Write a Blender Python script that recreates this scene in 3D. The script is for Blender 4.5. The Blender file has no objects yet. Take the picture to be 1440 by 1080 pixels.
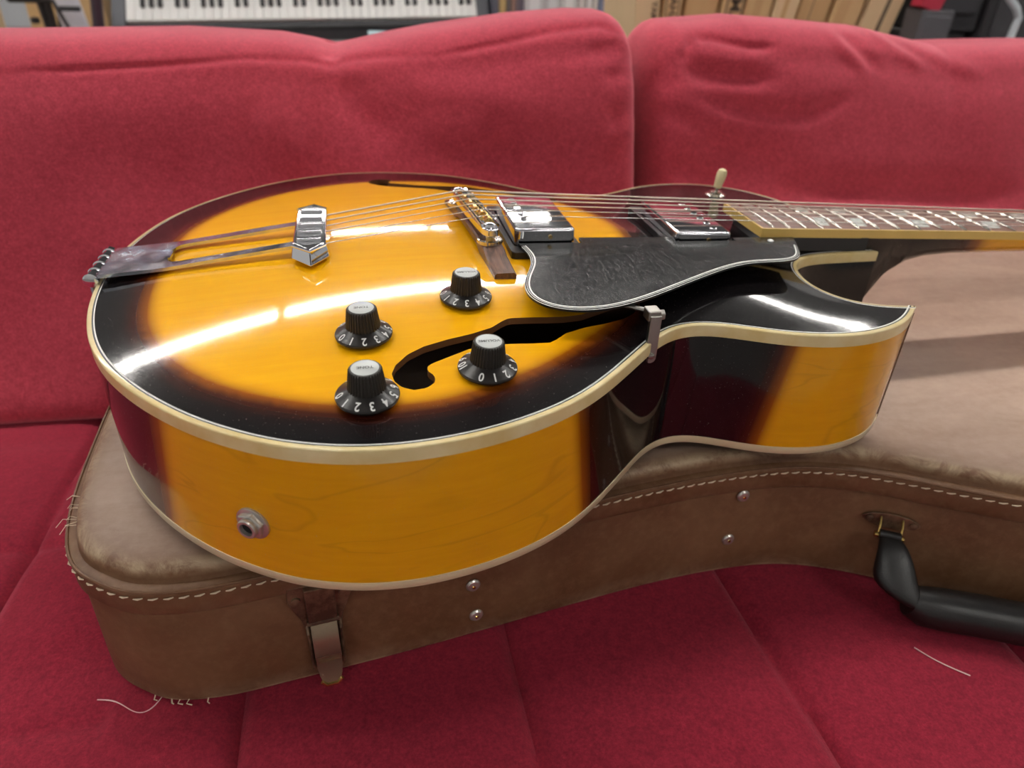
import bpy, math, random
import numpy as np
from mathutils import Vector, Matrix, geometry

random.seed(7); np.random.seed(7)
SC = bpy.context.scene
COL = SC.collection
S = 0.001                                   # all geometry below is written in millimetres
# world frame: x runs along the guitar strings towards the neck, y away from the viewer, z up;
# the origin is under the bridge, z = 0 is the rim of the guitar top

# ---------------------------------------------------------------- camera
CAM_POS = (-69.68, -437.56, 170.08)
CAM_R = Vector((0.97875, -0.20251, 0.03208))
CAM_U = Vector((0.07844, 0.51436, 0.85398))
CAM_F = Vector((0.18944, 0.83332, -0.51932))
cd = bpy.data.cameras.new('camera'); cam = bpy.data.objects.new('camera', cd); COL.objects.link(cam)
cd.sensor_width = 36.0; cd.lens = 1000.09 / 1440 * 36.0
cd.clip_start = 0.01; cd.clip_end = 60
M = Matrix((CAM_R, CAM_U, -CAM_F)).transposed().to_4x4()
M.translation = Vector(CAM_POS) * S
cam.matrix_world = M
cd.dof.use_dof = True; cd.dof.focus_distance = 0.36; cd.dof.aperture_fstop = 9.0
SC.camera = cam

# ---------------------------------------------------------------- world, exposure
W = bpy.data.worlds.new('world'); SC.world = W; W.use_nodes = True
bg = W.node_tree.nodes['Background']; bg.inputs[0].default_value = (1.0, 0.97, 0.93, 1); bg.inputs[1].default_value = 0.40
SC.view_settings.view_transform = 'Standard'; SC.view_settings.look = 'None'
SC.view_settings.gamma = 1.0; SC.view_settings.use_curve_mapping = False
SC.view_settings.exposure = 0.12
LAMP = 48.0                                 # radiance of the ceiling tubes

# ---------------------------------------------------------------- materials
def mat(name, col=(0.5, 0.5, 0.5), rough=0.5, metal=0.0, coat=0.0, coat_rough=0.05, spec=0.5, sheen=0.0, emit=None, estr=0.0, trans=0.0, alpha=1.0):
    m = bpy.data.materials.new(name); m.use_nodes = True
    b = m.node_tree.nodes['Principled BSDF']
    b.inputs['Base Color'].default_value = (*col, 1); b.inputs['Roughness'].default_value = rough
    b.inputs['Metallic'].default_value = metal; b.inputs['Coat Weight'].default_value = coat
    b.inputs['Coat Roughness'].default_value = coat_rough; b.inputs['Specular IOR Level'].default_value = spec
    b.inputs['Sheen Weight'].default_value = sheen; b.inputs['Transmission Weight'].default_value = trans
    if emit: b.inputs['Emission Color'].default_value = (*emit, 1); b.inputs['Emission Strength'].default_value = estr
    return m
def N(m, t, **kw):
    n = m.node_tree.nodes.new(t)
    for k, v in kw.items():
        if k in n.inputs.keys() if hasattr(n.inputs, 'keys') else False: n.inputs[k].default_value = v
        else: setattr(n, k, v)
    return n
def L(m, a, b): m.node_tree.links.new(a, b)
def bsdf(m): return m.node_tree.nodes['Principled BSDF']
def ramp(m, stops):
    r = m.node_tree.nodes.new('ShaderNodeValToRGB'); e = r.color_ramp.elements
    while len(e) < len(stops): e.new(0.5)
    for i, (p, c) in enumerate(stops):
        e[i].position = p; e[i].color = (*c, 1) if len(c) == 3 else c
    return r
def coords(m, scale=(1, 1, 1), rot=(0, 0, 0)):
    t = m.node_tree.nodes.new('ShaderNodeTexCoord'); mp = m.node_tree.nodes.new('ShaderNodeMapping')
    mp.inputs['Scale'].default_value = scale; mp.inputs['Rotation'].default_value = rot
    L(m, t.outputs['Object'], mp.inputs['Vector']); return mp.outputs['Vector']
def noise(m, vec, scale, detail=4, rough=0.6, dist=0.0):
    n = m.node_tree.nodes.new('ShaderNodeTexNoise'); n.inputs['Scale'].default_value = scale
    n.inputs['Detail'].default_value = detail; n.inputs['Roughness'].default_value = rough; n.inputs['Distortion'].default_value = dist
    L(m, vec, n.inputs['Vector']); return n.outputs['Fac']
def mixc(m, fac, a, b, blend='MIX'):
    n = m.node_tree.nodes.new('ShaderNodeMix'); n.data_type = 'RGBA'; n.blend_type = blend
    for sock, v in ((n.inputs[0], fac), (n.inputs[6], a), (n.inputs[7], b)):
        if isinstance(v, (int, float)): sock.default_value = v
        elif isinstance(v, tuple): sock.default_value = (*v, 1)
        else: L(m, v, sock)
    return n.outputs[2]
def maprange(m, v, a, b, c=0.0, d=1.0):
    n = m.node_tree.nodes.new('ShaderNodeMapRange'); n.inputs[1].default_value = a; n.inputs[2].default_value = b
    n.inputs[3].default_value = c; n.inputs[4].default_value = d; L(m, v, n.inputs[0]); return n.outputs[0]
def attr(m, name):
    n = m.node_tree.nodes.new('ShaderNodeAttribute'); n.attribute_name = name; return n.outputs['Fac']
def bump(m, h, strength=0.2, dist=0.001):
    n = m.node_tree.nodes.new('ShaderNodeBump'); n.inputs['Strength'].default_value = strength; n.inputs['Distance'].default_value = dist
    L(m, h, n.inputs['Height']); L(m, n.outputs['Normal'], bsdf(m).inputs['Normal']); return n

def burst_material(name, gscale, amber, amber2, figure):
    m = mat(name, rough=0.4, coat=1.0, coat_rough=0.045, spec=0.03)
    t = maprange(m, attr(m, 'burst'), -15, 15)
    v = coords(m, gscale)
    g = noise(m, v, 1.0, 5, 0.65, 0.4)
    gr = mixc(m, maprange(m, g, 0.3, 0.7), amber, amber2)
    if figure:
        v2 = coords(m, (9, 9, 34))
        f = noise(m, v2, 1.0, 2, 0.5, 1.2)
        band = ramp(m, [(0.0, (0, 0, 0)), (0.47, (0, 0, 0)), (0.5, (1, 1, 1)), (0.53, (0, 0, 0)), (1.0, (0, 0, 0))]); L(m, f, band.inputs[0])
        gr = mixc(m, mixc(m, 0.28, (0, 0, 0), band.outputs[0]), gr, (0.42, 0.19, 0.004))
    r = ramp(m, [(0.0, (0.0045, 0.0035, 0.004)), (0.25, (0.008, 0.003, 0.003)), (0.47, (0.05, 0.008, 0.002)), (0.66, (0.26, 0.07, 0.002)), (0.85, (0.72, 0.31, 0.005)), (1.0, (0.86, 0.40, 0.005))])
    L(m, t, r.inputs[0])
    fac = maprange(m, t, 0.66, 1.0)
    dust = maprange(m, noise(m, coords(m, (1500, 1100, 1300)), 1, 2, 0.5), 0.70, 0.76, 0.0, 0.35)
    L(m, mixc(m, dust, mixc(m, fac, r.outputs[0], gr), (0.45, 0.40, 0.36)), bsdf(m).inputs['Base Color'])
    sc = noise(m, coords(m, (500, 2500, 500), (0, 0, 0.25)), 1.0, 3, 0.6)
    L(m, maprange(m, sc, 0.35, 0.75, 0.035, 0.11), bsdf(m).inputs['Coat Roughness'])
    return m
MT = {}
MT['top'] = burst_material('sunburst maple top', (12, 190, 60), (0.95, 0.475, 0.003), (0.90, 0.41, 0.002), False)
MT['side'] = burst_material('sunburst maple side', (25, 25, 220), (0.80, 0.375, 0.004), (0.74, 0.33, 0.003), True)
MT['black_lacquer'] = mat('black lacquer', (0.006, 0.005, 0.005), 0.3, coat=1, coat_rough=0.05)
MT['binding'] = mat('aged cream binding', (0.74, 0.58, 0.27), 0.32, coat=0.6, coat_rough=0.1)
m = MT['binding']; L(m, mixc(m, maprange(m, noise(m, coords(m, (40, 40, 40)), 1, 4), 0.35, 0.7), (0.70, 0.53, 0.22), (0.82, 0.70, 0.40)), bsdf(m).inputs['Base Color'])
MT['binding_back'] = mat('pale cream binding', (0.76, 0.66, 0.42), 0.35, coat=0.5, coat_rough=0.1)
MT['neck_binding'] = mat('amber aged neck binding', (0.74, 0.50, 0.14), 0.35, coat=0.5)
MT['pur_black'] = mat('black purfling', (0.004, 0.004, 0.004), 0.3)
MT['inner'] = mat('dark unfinished plywood', (0.10, 0.05, 0.022), 0.8)
MT['ply_edge'] = mat('stained plywood edge', (0.16, 0.06, 0.015), 0.6)
MT['chrome'] = mat('chrome plating', (0.78, 0.79, 0.82), 0.025, 1.0)
MT['chrome_worn'] = mat('clouded chrome plating', (0.66, 0.68, 0.72), 0.16, 1.0)
m = MT['chrome_worn']; L(m, maprange(m, noise(m, coords(m, (60, 60, 60)), 1, 5, 0.7), 0.3, 0.7, 0.06, 0.32), bsdf(m).inputs['Roughness'])
L(m, mixc(m, maprange(m, noise(m, coords(m, (45, 45, 45)), 1, 4, 0.6), 0.35, 0.65), (0.46, 0.53, 0.68), (0.80, 0.82, 0.85)), bsdf(m).inputs['Base Color'])
MT['nickel'] = mat('aged nickel', (0.62, 0.58, 0.52), 0.22, 1.0)
MT['dull_nickel'] = mat('dull grey nickel', (0.42, 0.40, 0.37), 0.34, 1.0)
MT['worn_metal'] = mat('worn grey nickel', (0.55, 0.52, 0.48), 0.28, 0.75)
MT['steel'] = mat('steel string', (0.72, 0.70, 0.68), 0.25, 1.0)
MT['bronze'] = mat('wound string', (0.62, 0.52, 0.44), 0.35, 1.0)
MT['brass'] = mat('gold plated brass', (0.80, 0.55, 0.18), 0.2, 1.0)
MT['old_brass'] = mat('tarnished brass', (0.30, 0.19, 0.12), 0.3, 0.45)
m = MT['old_brass']; L(m, mixc(m, maprange(m, noise(m, coords(m, (50, 50, 50)), 1, 5, 0.7), 0.4, 0.65), (0.075, 0.04, 0.025), (0.26, 0.17, 0.10)), bsdf(m).inputs['Base Color'])
MT['rosewood'] = mat('rosewood', (0.09, 0.04, 0.025), 0.4, coat=0.2)
m = MT['rosewood']; L(m, mixc(m, maprange(m, noise(m, coords(m, (300, 22, 200)), 1, 5, 0.7, 0.5), 0.35, 0.65), (0.035, 0.014, 0.010), (0.17, 0.075, 0.045)), bsdf(m).inputs['Base Color'])
MT['board'] = mat('rosewood fretboard', (0.09, 0.04, 0.03), 0.45)
m = MT['board']; L(m, mixc(m, maprange(m, noise(m, coords(m, (20, 420, 200)), 1, 5, 0.7, 0.3), 0.35, 0.65), (0.10, 0.042, 0.032), (0.27, 0.135, 0.10)), bsdf(m).inputs['Base Color'])
MT['pearl'] = mat('pearloid', (0.62, 0.66, 0.60), 0.2, coat=0.6)
m = MT['pearl']; L(m, mixc(m, maprange(m, noise(m, coords(m, (130, 90, 90)), 1, 3, 0.6, 1.5), 0.35, 0.65), (0.42, 0.46, 0.40), (0.88, 0.90, 0.84)), bsdf(m).inputs['Base Color'])
MT['plastic'] = mat('black plastic', (0.010, 0.010, 0.011), 0.28, spec=0.5)
MT['guard'] = mat('scuffed black pickguard plastic', (0.010, 0.010, 0.011), 0.2, spec=0.5)
m = MT['guard']; L(m, maprange(m, noise(m, coords(m, (900, 150, 300), (0, 0, 0.5)), 1, 4, 0.7), 0.35, 0.75, 0.10, 0.30), bsdf(m).inputs['Roughness'])
MT['white'] = mat('white plastic', (0.86, 0.86, 0.82), 0.35)
MT['ink_white'] = mat('white print', (0.80, 0.80, 0.78), 0.5)
MT['ink_dark'] = mat('dark print', (0.05, 0.05, 0.05), 0.5)
MT['knob'] = mat('black moulded knob', (0.014, 0.012, 0.011), 0.30, spec=0.5)
MT['knob_rib'] = mat('dusty black ribbed knob', (0.030, 0.026, 0.022), 0.45)
MT['insert'] = mat('brushed silver insert', (0.46, 0.48, 0.47), 0.42, 0.5)
MT['cream'] = mat('cream switch tip', (0.88, 0.76, 0.44), 0.35)
MT['hole'] = mat('black hollow', (0.004, 0.004, 0.004), 0.9)

def velvet(name, a, b, sheen=0.45):
    m = mat(name, a, 0.88, sheen=sheen, spec=0.15)
    s = bsdf(m); s.inputs['Sheen Tint'].default_value = (1.0, 0.35, 0.42, 1); s.inputs['Sheen Roughness'].default_value = 0.45
    v = coords(m, (1, 1, 1))
    big = noise(m, v, 9, 4, 0.6, 0.4); fine = noise(m, v, 520, 4, 0.75)
    c = mixc(m, maprange(m, big, 0.3, 0.7), a, b)
    c = mixc(m, maprange(m, fine, 0.35, 0.70, 0.0, 0.75), c, tuple(x * 1.7 for x in b))
    mid = noise(m, v, 170, 4, 0.7); c = mixc(m, maprange(m, mid, 0.35, 0.7, 0.0, 0.4), c, tuple(x * 0.55 for x in a))
    L(m, c, s.inputs['Base Color'])
    wv = noise(m, coords(m, (900, 500, 900)), 1, 3, 0.7)
    bump(m, wv, 0.35, 0.0006)
    return m
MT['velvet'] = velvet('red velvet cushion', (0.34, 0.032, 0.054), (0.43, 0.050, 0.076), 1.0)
MT['velvet_shaded'] = velvet('shaded red velvet seat', (0.185, 0.010, 0.024), (0.24, 0.015, 0.032), 0.35)  # darker copy of the cushion velvet, the viewer's shadow put into its colour

def leather(name, a, b_, f_, faded=None):
    m = mat(name, a, 0.5, spec=0.45)
    v = coords(m, (1, 1, 1))
    big = noise(m, v, 14, 5, 0.65, 0.5); fine = noise(m, v, 160, 5, 0.7)
    c = mixc(m, maprange(m, big, 0.3, 0.7), a, b_)
    c = mixc(m, maprange(m, fine, 0.45, 0.8, 0, 0.5), c, f_)
    if faded:
        fc = mixc(m, maprange(m, noise(m, coords(m, (7, 22, 1), (0, 0, 0.4)), 1, 6, 0.7, 0.6), 0.3, 0.7), faded[0], faded[1])
        fc = mixc(m, maprange(m, fine, 0.4, 0.8, 0, 0.4), fc, faded[2])
        c = mixc(m, attr(m, 'faded'), c, fc)
    crk = noise(m, coords(m, (30, 30, 30)), 1, 6, 0.75, 1.0)
    w = N(m, 'ShaderNodeMath', operation='MULTIPLY'); L(m, attr(m, 'wear'), w.inputs[0]); L(m, maprange(m, crk, 0.42, 0.60), w.inputs[1])
    c = mixc(m, w.outputs[0], c, (0.50, 0.38, 0.24))
    L(m, c, bsdf(m).inputs['Base Color'])
    L(m, maprange(m, big, 0.3, 0.7, 0.42, 0.62), bsdf(m).inputs['Roughness'])
    bump(m, fine, 0.25, 0.0006)
    return m
MT['leather'] = leather('worn brown leatherette', (0.105, 0.043, 0.017), (0.185, 0.090, 0.041), (0.25, 0.14, 0.075), ((0.32, 0.21, 0.155), (0.46, 0.33, 0.255), (0.52, 0.39, 0.31)))
MT['black_leather'] = mat('black handle leather', (0.010, 0.009, 0.009), 0.38)
m = MT['black_leather']; bump(m, noise(m, coords(m, (900, 900, 900)), 1, 3), 0.3, 0.0004)
MT['thread'] = mat('cream stitching thread', (0.72, 0.60, 0.44), 0.7)
MT['lint'] = mat('pale pink lint', (0.75, 0.52, 0.50), 0.8)
MT['wallpaint'] = mat('grey painted wall', (0.55, 0.56, 0.58), 0.9)
MT['ceilpaint'] = mat('grey ceiling panel', (0.15, 0.15, 0.155), 0.9)
MT['floor'] = mat('grey shop floor', (0.22, 0.21, 0.20), 0.6)
m = MT['floor']; L(m, mixc(m, noise(m, coords(m, (3, 3, 3)), 1, 6), (0.17, 0.16, 0.155), (0.28, 0.27, 0.26)), bsdf(m).inputs['Base Color'])
MT['lamp'] = mat('lit tube', (0.9, 0.9, 0.9), 0.5, emit=(1.0, 0.965, 0.91), estr=LAMP)
MT['lamp_body'] = mat('white lamp housing', (0.75, 0.75, 0.75), 0.5)
def cardboard(name, a, b):
    m = mat(name, a, 0.85); L(m, mixc(m, noise(m, coords(m, (18, 18, 3)), 1, 5, 0.6), a, b), bsdf(m).inputs['Base Color']); return m
MT['card'] = cardboard('kraft cardboard', (0.52, 0.33, 0.155), (0.62, 0.42, 0.21))
MT['card2'] = cardboard('darker kraft cardboard', (0.44, 0.265, 0.115), (0.55, 0.36, 0.17))
MT['card3'] = cardboard('pale kraft cardboard', (0.60, 0.44, 0.25), (0.68, 0.50, 0.30))
MT['key_white'] = mat('white piano key', (0.82, 0.82, 0.80), 0.3)
MT['key_black'] = mat('black piano key', (0.012, 0.012, 0.014), 0.35)
MT['charcoal'] = mat('charcoal casing', (0.085, 0.088, 0.10), 0.45)
MT['dark'] = mat('dark casing', (0.022, 0.022, 0.025), 0.5)

# ---------------------------------------------------------------- mesh helpers
ROOTPOS = {}
def offs(p):
    while p is not None:
        if p.name in ROOTPOS: return ROOTPOS[p.name]
        p = p.parent
    return np.zeros(3)
def root(name, loc, label, cat, group=None, kind=None):
    o = bpy.data.objects.new(name, None); COL.objects.link(o); o.location = Vector(loc) * S
    o.empty_display_size = 0.02
    ROOTPOS[o.name] = np.array(loc, float)
    return tag(o, label, cat, group, kind)
def tag(o, label, cat=None, group=None, kind=None):
    if label: o['label'] = label
    if cat: o['category'] = cat
    if group: o['group'] = group
    if kind: o['kind'] = kind
    return o
class MB:
    def __init__(s): s.v = []; s.f = []; s.m = []
    def add(s, vs, fs, mi=0):
        n = len(s.v); s.v += [tuple(map(float, v)) for v in vs]; s.f += [tuple(n + i for i in f) for f in fs]; s.m += [mi] * len(fs); return s
    def box(s, c, d, R=None, mi=0):
        x, y, z = [k / 2 for k in d]
        vs = [(-x, -y, -z), (x, -y, -z), (x, y, -z), (-x, y, -z), (-x, -y, z), (x, -y, z), (x, y, z), (-x, y, z)]
        if R is not None: vs = [R @ Vector(v) for v in vs]
        vs = [(v[0] + c[0], v[1] + c[1], v[2] + c[2]) for v in vs]
        return s.add(vs, [(3, 2, 1, 0), (4, 5, 6, 7), (0, 1, 5, 4), (1, 2, 6, 5), (2, 3, 7, 6), (3, 0, 4, 7)], mi)
    def prism(s, poly, z0, z1, mi=0, fn=None):
        n = len(poly); a = [(p[0], p[1], z0) for p in poly]; b = [(p[0], p[1], z1) for p in poly]
        vs = a + b
        if fn: vs = [fn(v) for v in vs]
        return s.add(vs, [tuple(range(n - 1, -1, -1)), tuple(range(n, 2 * n))] + [(i, (i + 1) % n, n + (i + 1) % n, n + i) for i in range(n)], mi)
    def tube(s, path, r, n=8, closed=False, mi=0, flat=1.0):
        P = [Vector(p) for p in path]; k = len(P); rings = []
        R = r if hasattr(r, '__len__') else [r] * k
        t0 = (P[1] - P[0]).normalized(); up = Vector((0, 0, 1)) if abs(t0.z) < 0.9 else Vector((1, 0, 0))
        nrm = t0.cross(up).normalized()
        for i in range(k):
            t = ((P[(i + 1) % k] - P[i - 1]) if closed else (P[min(i + 1, k - 1)] - P[max(i - 1, 0)])).normalized()
            nrm = (nrm - t * nrm.dot(t)).normalized(); b = t.cross(nrm)
            rings.append([P[i] + (nrm * math.cos(2 * math.pi * j / n) + b * math.sin(2 * math.pi * j / n) * flat) * R[i] for j in range(n)])
        vs = [p for g in rings for p in g]; fs = []
        for i in range(k if closed else k - 1):
            for j in range(n):
                a = i * n + j; b = i * n + (j + 1) % n; c = ((i + 1) % k) * n + (j + 1) % n; d = ((i + 1) % k) * n + j
                fs.append((a, b, c, d))
        if not closed: fs += [tuple(range(n - 1, -1, -1)), tuple((k - 1) * n + j for j in range(n))]
        return s.add(vs, fs, mi)
    def lathe(s, prof, n=32, T=None, mi=0, cap=True, mis=None, rmod=None):
        vs = []
        for (r, z) in prof:
            for j in range(n):
                a = 2 * math.pi * j / n; rr = r * (rmod(j, r, z) if rmod else 1)
                vs.append(Vector((rr * math.cos(a), rr * math.sin(a), z)))
        if T is not None: vs = [T @ v for v in vs]
        k = len(prof)
        for i in range(k - 1):
            n0 = len(s.v) if i == 0 else n0
            if i == 0: s.v += [tuple(v) for v in vs]
            for j in range(n):
                s.f.append((n0 + i * n + j, n0 + i * n + (j + 1) % n, n0 + (i + 1) * n + (j + 1) % n, n0 + (i + 1) * n + j)); s.m.append(mis[i] if mis else mi)
        if cap:
            s.f.append(tuple(n0 + j for j in range(n - 1, -1, -1))); s.m.append(mis[0] if mis else mi)
            s.f.append(tuple(n0 + (k - 1) * n + j for j in range(n))); s.m.append(mis[-1] if mis else mi)
        return s
    def build(s, name, mats, parent=None, smooth=35, bevel=0, attrs=None, seg=2, recalc=False):
        o_ = offs(parent); me = bpy.data.meshes.new(name)
        me.from_pydata([((v[0] - o_[0]) * S, (v[1] - o_[1]) * S, (v[2] - o_[2]) * S) for v in s.v], [], s.f)
        if not isinstance(mats, (list, tuple)): mats = [mats]
        for k in mats: me.materials.append(MT[k] if isinstance(k, str) else k)
        if len(mats) > 1: me.polygons.foreach_set('material_index', s.m)
        if attrs:
            for k, a in attrs.items():
                at = me.attributes.new(k, 'FLOAT', 'POINT'); at.data.foreach_set('value', np.asarray(a, np.float32))
        me.update()
        if smooth:
            me.polygons.foreach_set('use_smooth', [True] * len(me.polygons)); me.set_sharp_from_angle(angle=math.radians(smooth))
        ob = bpy.data.objects.new(name, me); COL.objects.link(ob)
        if parent is not None: ob.parent = parent
        if bevel:
            bv = ob.modifiers.new('bevel', 'BEVEL'); bv.width = bevel * S; bv.segments = seg; bv.limit_method = 'ANGLE'; bv.angle_limit = math.radians(40); bv.harden_normals = bool(smooth)
        return ob
def share(ob, loc_mm, rot=None, parent=None, name=None):
    c = ob.copy(); COL.objects.link(c)
    if parent is not None: c.parent = parent
    c.location = Vector(loc_mm) * S
    if rot: c.rotation_euler = rot
    return c
def text_geo(txt, size):
    cu = bpy.data.curves.new('t', 'FONT'); cu.body = txt; cu.size = size; cu.align_x = 'CENTER'; cu.align_y = 'CENTER'; cu.resolution_u = 3; cu.offset = size * 0.018
    ob = bpy.data.objects.new('t', cu); COL.objects.link(ob)
    dg = bpy.context.evaluated_depsgraph_get(); me = ob.evaluated_get(dg).to_mesh()
    vs = [tuple(v.co) for v in me.vertices]; fs = [tuple(p.vertices) for p in me.polygons]
    ob.evaluated_get(dg).to_mesh_clear(); bpy.data.objects.remove(ob); bpy.data.curves.remove(cu)
    return vs, fs
def rotz(a): return Matrix.Rotation(a, 3, 'Z')

# ---------------------------------------------------------------- guitar outline and arch (pure geometry)
SEG=[
 [(-222,0),(-221,-22),(-217.5,-50),(-211.5,-76),(-204,-98),(-194,-118),(-183,-134.5),(-171,-149.5),(-156,-165),(-142,-177),(-124,-189),(-109,-197),(-97,-201),(-85,-204.3),(-73,-206),(-61,-206.5),(-51,-206),(-36,-204),(-21,-200.5),(-5,-195),(14,-186),(35,-171),(62,-145.5),(80,-128),(93,-120),(105,-118),(116,-120.5),(126,-125.5),(136,-130.5),(154,-138.5),(175,-143),(193,-143),(212,-138.5),(228,-130.5),(240,-120),(246,-113.5)],
 [(246,-113.5),(232,-111.5),(220,-108),(211,-102),(205,-94),(201,-83),(200,-71),(202.5,-57),(207,-46),(213,-38),(220.5,-32.5),(230,-30),(252,-29.5),(281,-29.5)],
 [(281,-29.5),(281,29.5)],
 [(281,29.5),(281,45),(279,68),(274,90),(266.5,107),(254,124),(240,136),(224,144),(209,147.3),(193,147.5),(173,144),(155,136),(140,127),(126,120),(109,116.5),(91,122),(72,138),(54,156),(36,171.5),(16,186),(-3,195.5),(-21,201),(-36,204.3),(-51,206),(-61,206.5),(-73,206),(-85,204.3),(-97,201),(-109,197),(-124,189),(-142,177),(-156,165),(-171,149.5),(-183,134.5),(-194,118),(-204,98),(-211.5,76),(-217.5,50),(-221,22),(-222,0)]]
def catmull(pts,step=2.5):
    p=np.array(pts,float)
    if len(p)==2:
        n=max(2,int(np.hypot(*(p[1]-p[0]))/step)); t=np.linspace(0,1,n+1)[:,None]; return p[0]+(p[1]-p[0])*t
    q=np.vstack([2*p[0]-p[1],p,2*p[-1]-p[-2]]); out=[]
    for i in range(1,len(q)-2):
        a,b,c,d=q[i-1],q[i],q[i+1],q[i+2]
        for t in np.linspace(0,1,12,endpoint=False):
            out.append(.5*((2*b)+(c-a)*t+(2*a-5*b+4*c-d)*t*t+(3*b-a-3*c+d)*t**3))
    out.append(p[-1]); o=np.array(out)
    d=np.r_[0,np.cumsum(np.hypot(*np.diff(o,axis=0).T))]; n=max(3,int(d[-1]/step))
    t=np.linspace(0,d[-1],n+1); o=np.c_[np.interp(t,d,o[:,0]),np.interp(t,d,o[:,1])]
    for k in range(30):
        o[1:-1]=o[1:-1]*.5+.25*(o[:-2]+o[2:])
    return o
def outline():
    segs=[catmull(s) for s in SEG]
    # blend the tail join (smooth across the closed seam)
    o=np.vstack([s[:-1] for s in segs]); lens=[len(s)-1 for s in segs]
    return o,lens
def inside(px,py,poly):
    r=np.zeros(np.shape(px),bool); x=poly[:,0];y=poly[:,1]; n=len(poly); j=n-1
    for i in range(n):
        if y[i]!=y[j]:
            c=((y[i]>py)!=(y[j]>py))&(px<(x[j]-x[i])*(py-y[i])/(y[j]-y[i])+x[i]); r^=c
        j=i
    return r
OUT,LEN=outline()
NO = len(OUT)
def normals(poly):
    """outward normals of a closed curve (clockwise or not), mitre-limited"""
    t = np.roll(poly, -1, 0) - poly; t /= np.linalg.norm(t, axis=1)[:, None] + 1e-9
    n = np.c_[t[:, 1], -t[:, 0]]; n2 = n + np.roll(n, 1, 0); l = np.linalg.norm(n2, axis=1)[:, None]
    n2 = n2 / (l + 1e-9); c = np.clip((n2 * n).sum(1), 0.45, 1)[:, None]; n2 = n2 / c
    a = 0.5 * (poly[:, 0] * np.roll(poly[:, 1], -1) - np.roll(poly[:, 0], -1) * poly[:, 1]).sum()
    return n2 if a > 0 else -n2
NRM = normals(OUT)
def resample(poly, step, closed=True):
    p = np.vstack([poly, poly[:1]]) if closed else np.array(poly, float)
    d = np.r_[0, np.cumsum(np.hypot(*np.diff(p, axis=0).T))]; n = max(3, int(round(d[-1] / step)))
    t = np.linspace(0, d[-1], n + (0 if closed else 1), endpoint=not closed)
    return np.c_[np.interp(t, d, p[:, 0]), np.interp(t, d, p[:, 1])]
def smooth_closed(pts, step=3.0, it=6):
    p = np.array(pts, float); n = len(p); o = []
    for i in range(n):
        a, b, c, d = p[i - 1], p[i], p[(i + 1) % n], p[(i + 2) % n]
        for t in np.linspace(0, 1, 10, endpoint=False):
            o.append(.5 * ((2 * b) + (c - a) * t + (2 * a - 5 * b + 4 * c - d) * t * t + (3 * b - a - 3 * c + d) * t ** 3))
    q = resample(np.array(o), step)
    for k in range(it): q = q * .5 + .25 * (np.roll(q, 1, 0) + np.roll(q, -1, 0))
    return q
def dist_poly(X, Y, poly):
    d = np.full(X.shape, 1e9); idx = np.zeros(X.shape, int)
    for i, p in enumerate(poly):
        e = (X - p[0]) ** 2 + (Y - p[1]) ** 2; w = e < d; d[w] = e[w]; idx[w] = i
    return np.sqrt(d), idx
GS = 3.0
GX = np.arange(-228, 289, GS); GY = np.arange(-213, 215, GS)
GXX, GYY = np.meshgrid(GX, GY, indexing='ij')
MASK = inside(GXX, GYY, OUT)
def poisson():
    f = np.zeros(GXX.shape); rb = np.add.outer(np.arange(len(GX)), np.arange(len(GY))) % 2
    for k in range(600):
        for c in (0, 1):
            s = np.zeros_like(f); s[1:-1, 1:-1] = (f[2:, 1:-1] + f[:-2, 1:-1] + f[1:-1, 2:] + f[1:-1, :-2] + 9.) / 4
            w = MASK & (rb == c); f[w] += 1.9 * (s[w] - f[w])
    return f / f.max()
def bil(F, x, y):
    x = np.asarray(x, float); y = np.asarray(y, float)
    i = np.clip((x - GX[0]) / GS, 0, len(GX) - 1.001); j = np.clip((y - GY[0]) / GS, 0, len(GY) - 1.001)
    a = i.astype(int); b = j.astype(int); u = i - a; v = j - b
    return F[a, b] * (1 - u) * (1 - v) + F[a + 1, b] * u * (1 - v) + F[a, b + 1] * (1 - u) * v + F[a + 1, b + 1] * u * v
PHI = poisson()
DIST, DIDX = dist_poly(GXX, GYY, OUT)
near = MASK & (DIST < 13)
nu = NRM / np.linalg.norm(NRM, axis=1)[:, None]
px = OUT[DIDX, 0] - nu[DIDX, 0] * 13; py = OUT[DIDX, 1] - nu[DIDX, 1] * 13
PHI2 = PHI.copy(); PHI2[near] = (bil(PHI, px, py) * DIST / 13)[near]
HG = 15.0 * np.clip(PHI2, 0, 1) ** 1.22
for k in range(8):
    A = HG.copy(); A[1:-1, 1:-1] = HG[1:-1, 1:-1] * .5 + .125 * (HG[2:, 1:-1] + HG[:-2, 1:-1] + HG[1:-1, 2:] + HG[1:-1, :-2]); HG = np.where(MASK, A, 0)
def hgt(x, y): return bil(HG, x, y)
def h1(x, y): return float(hgt(np.array([x]), np.array([y]))[0])
DEP = 79.0                                  # body depth
BH = 7.0                                    # height of the top binding

# f-hole: lower half, the upper half is the same shape turned half a turn
FH_C = np.array([9.2, -124.8])
FH_LO = [(17.4, -136.3), (8.8, -136.8), (-2.7, -136.8), (-12.8, -137.4), (-22.9, -139.4), (-35.1, -145.9), (-43.0, -150.1), (-45.5, -152.8), (-45.0, -156.0), (-43.2, -158.3), (-42.4, -161.3), (-43.3, -164.9), (-47.1, -168.1), (-52.8, -168.9), (-57.8, -166.2), (-60.9, -161.4), (-61.6, -155.3), (-59.6, -149.4), (-53.3, -141.3), (-45.2, -135.6), (-33.1, -130.7), (-21.0, -126.9), (-9.6, -121.7), (-3.1, -116.0), (1.0, -113.3)]
FH = np.array(FH_LO + [tuple(2 * FH_C - np.array(p)) for p in FH_LO])
FHOLE = resample(FH, 2.2)
FHOLE2 = FHOLE * [1, -1]

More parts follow.
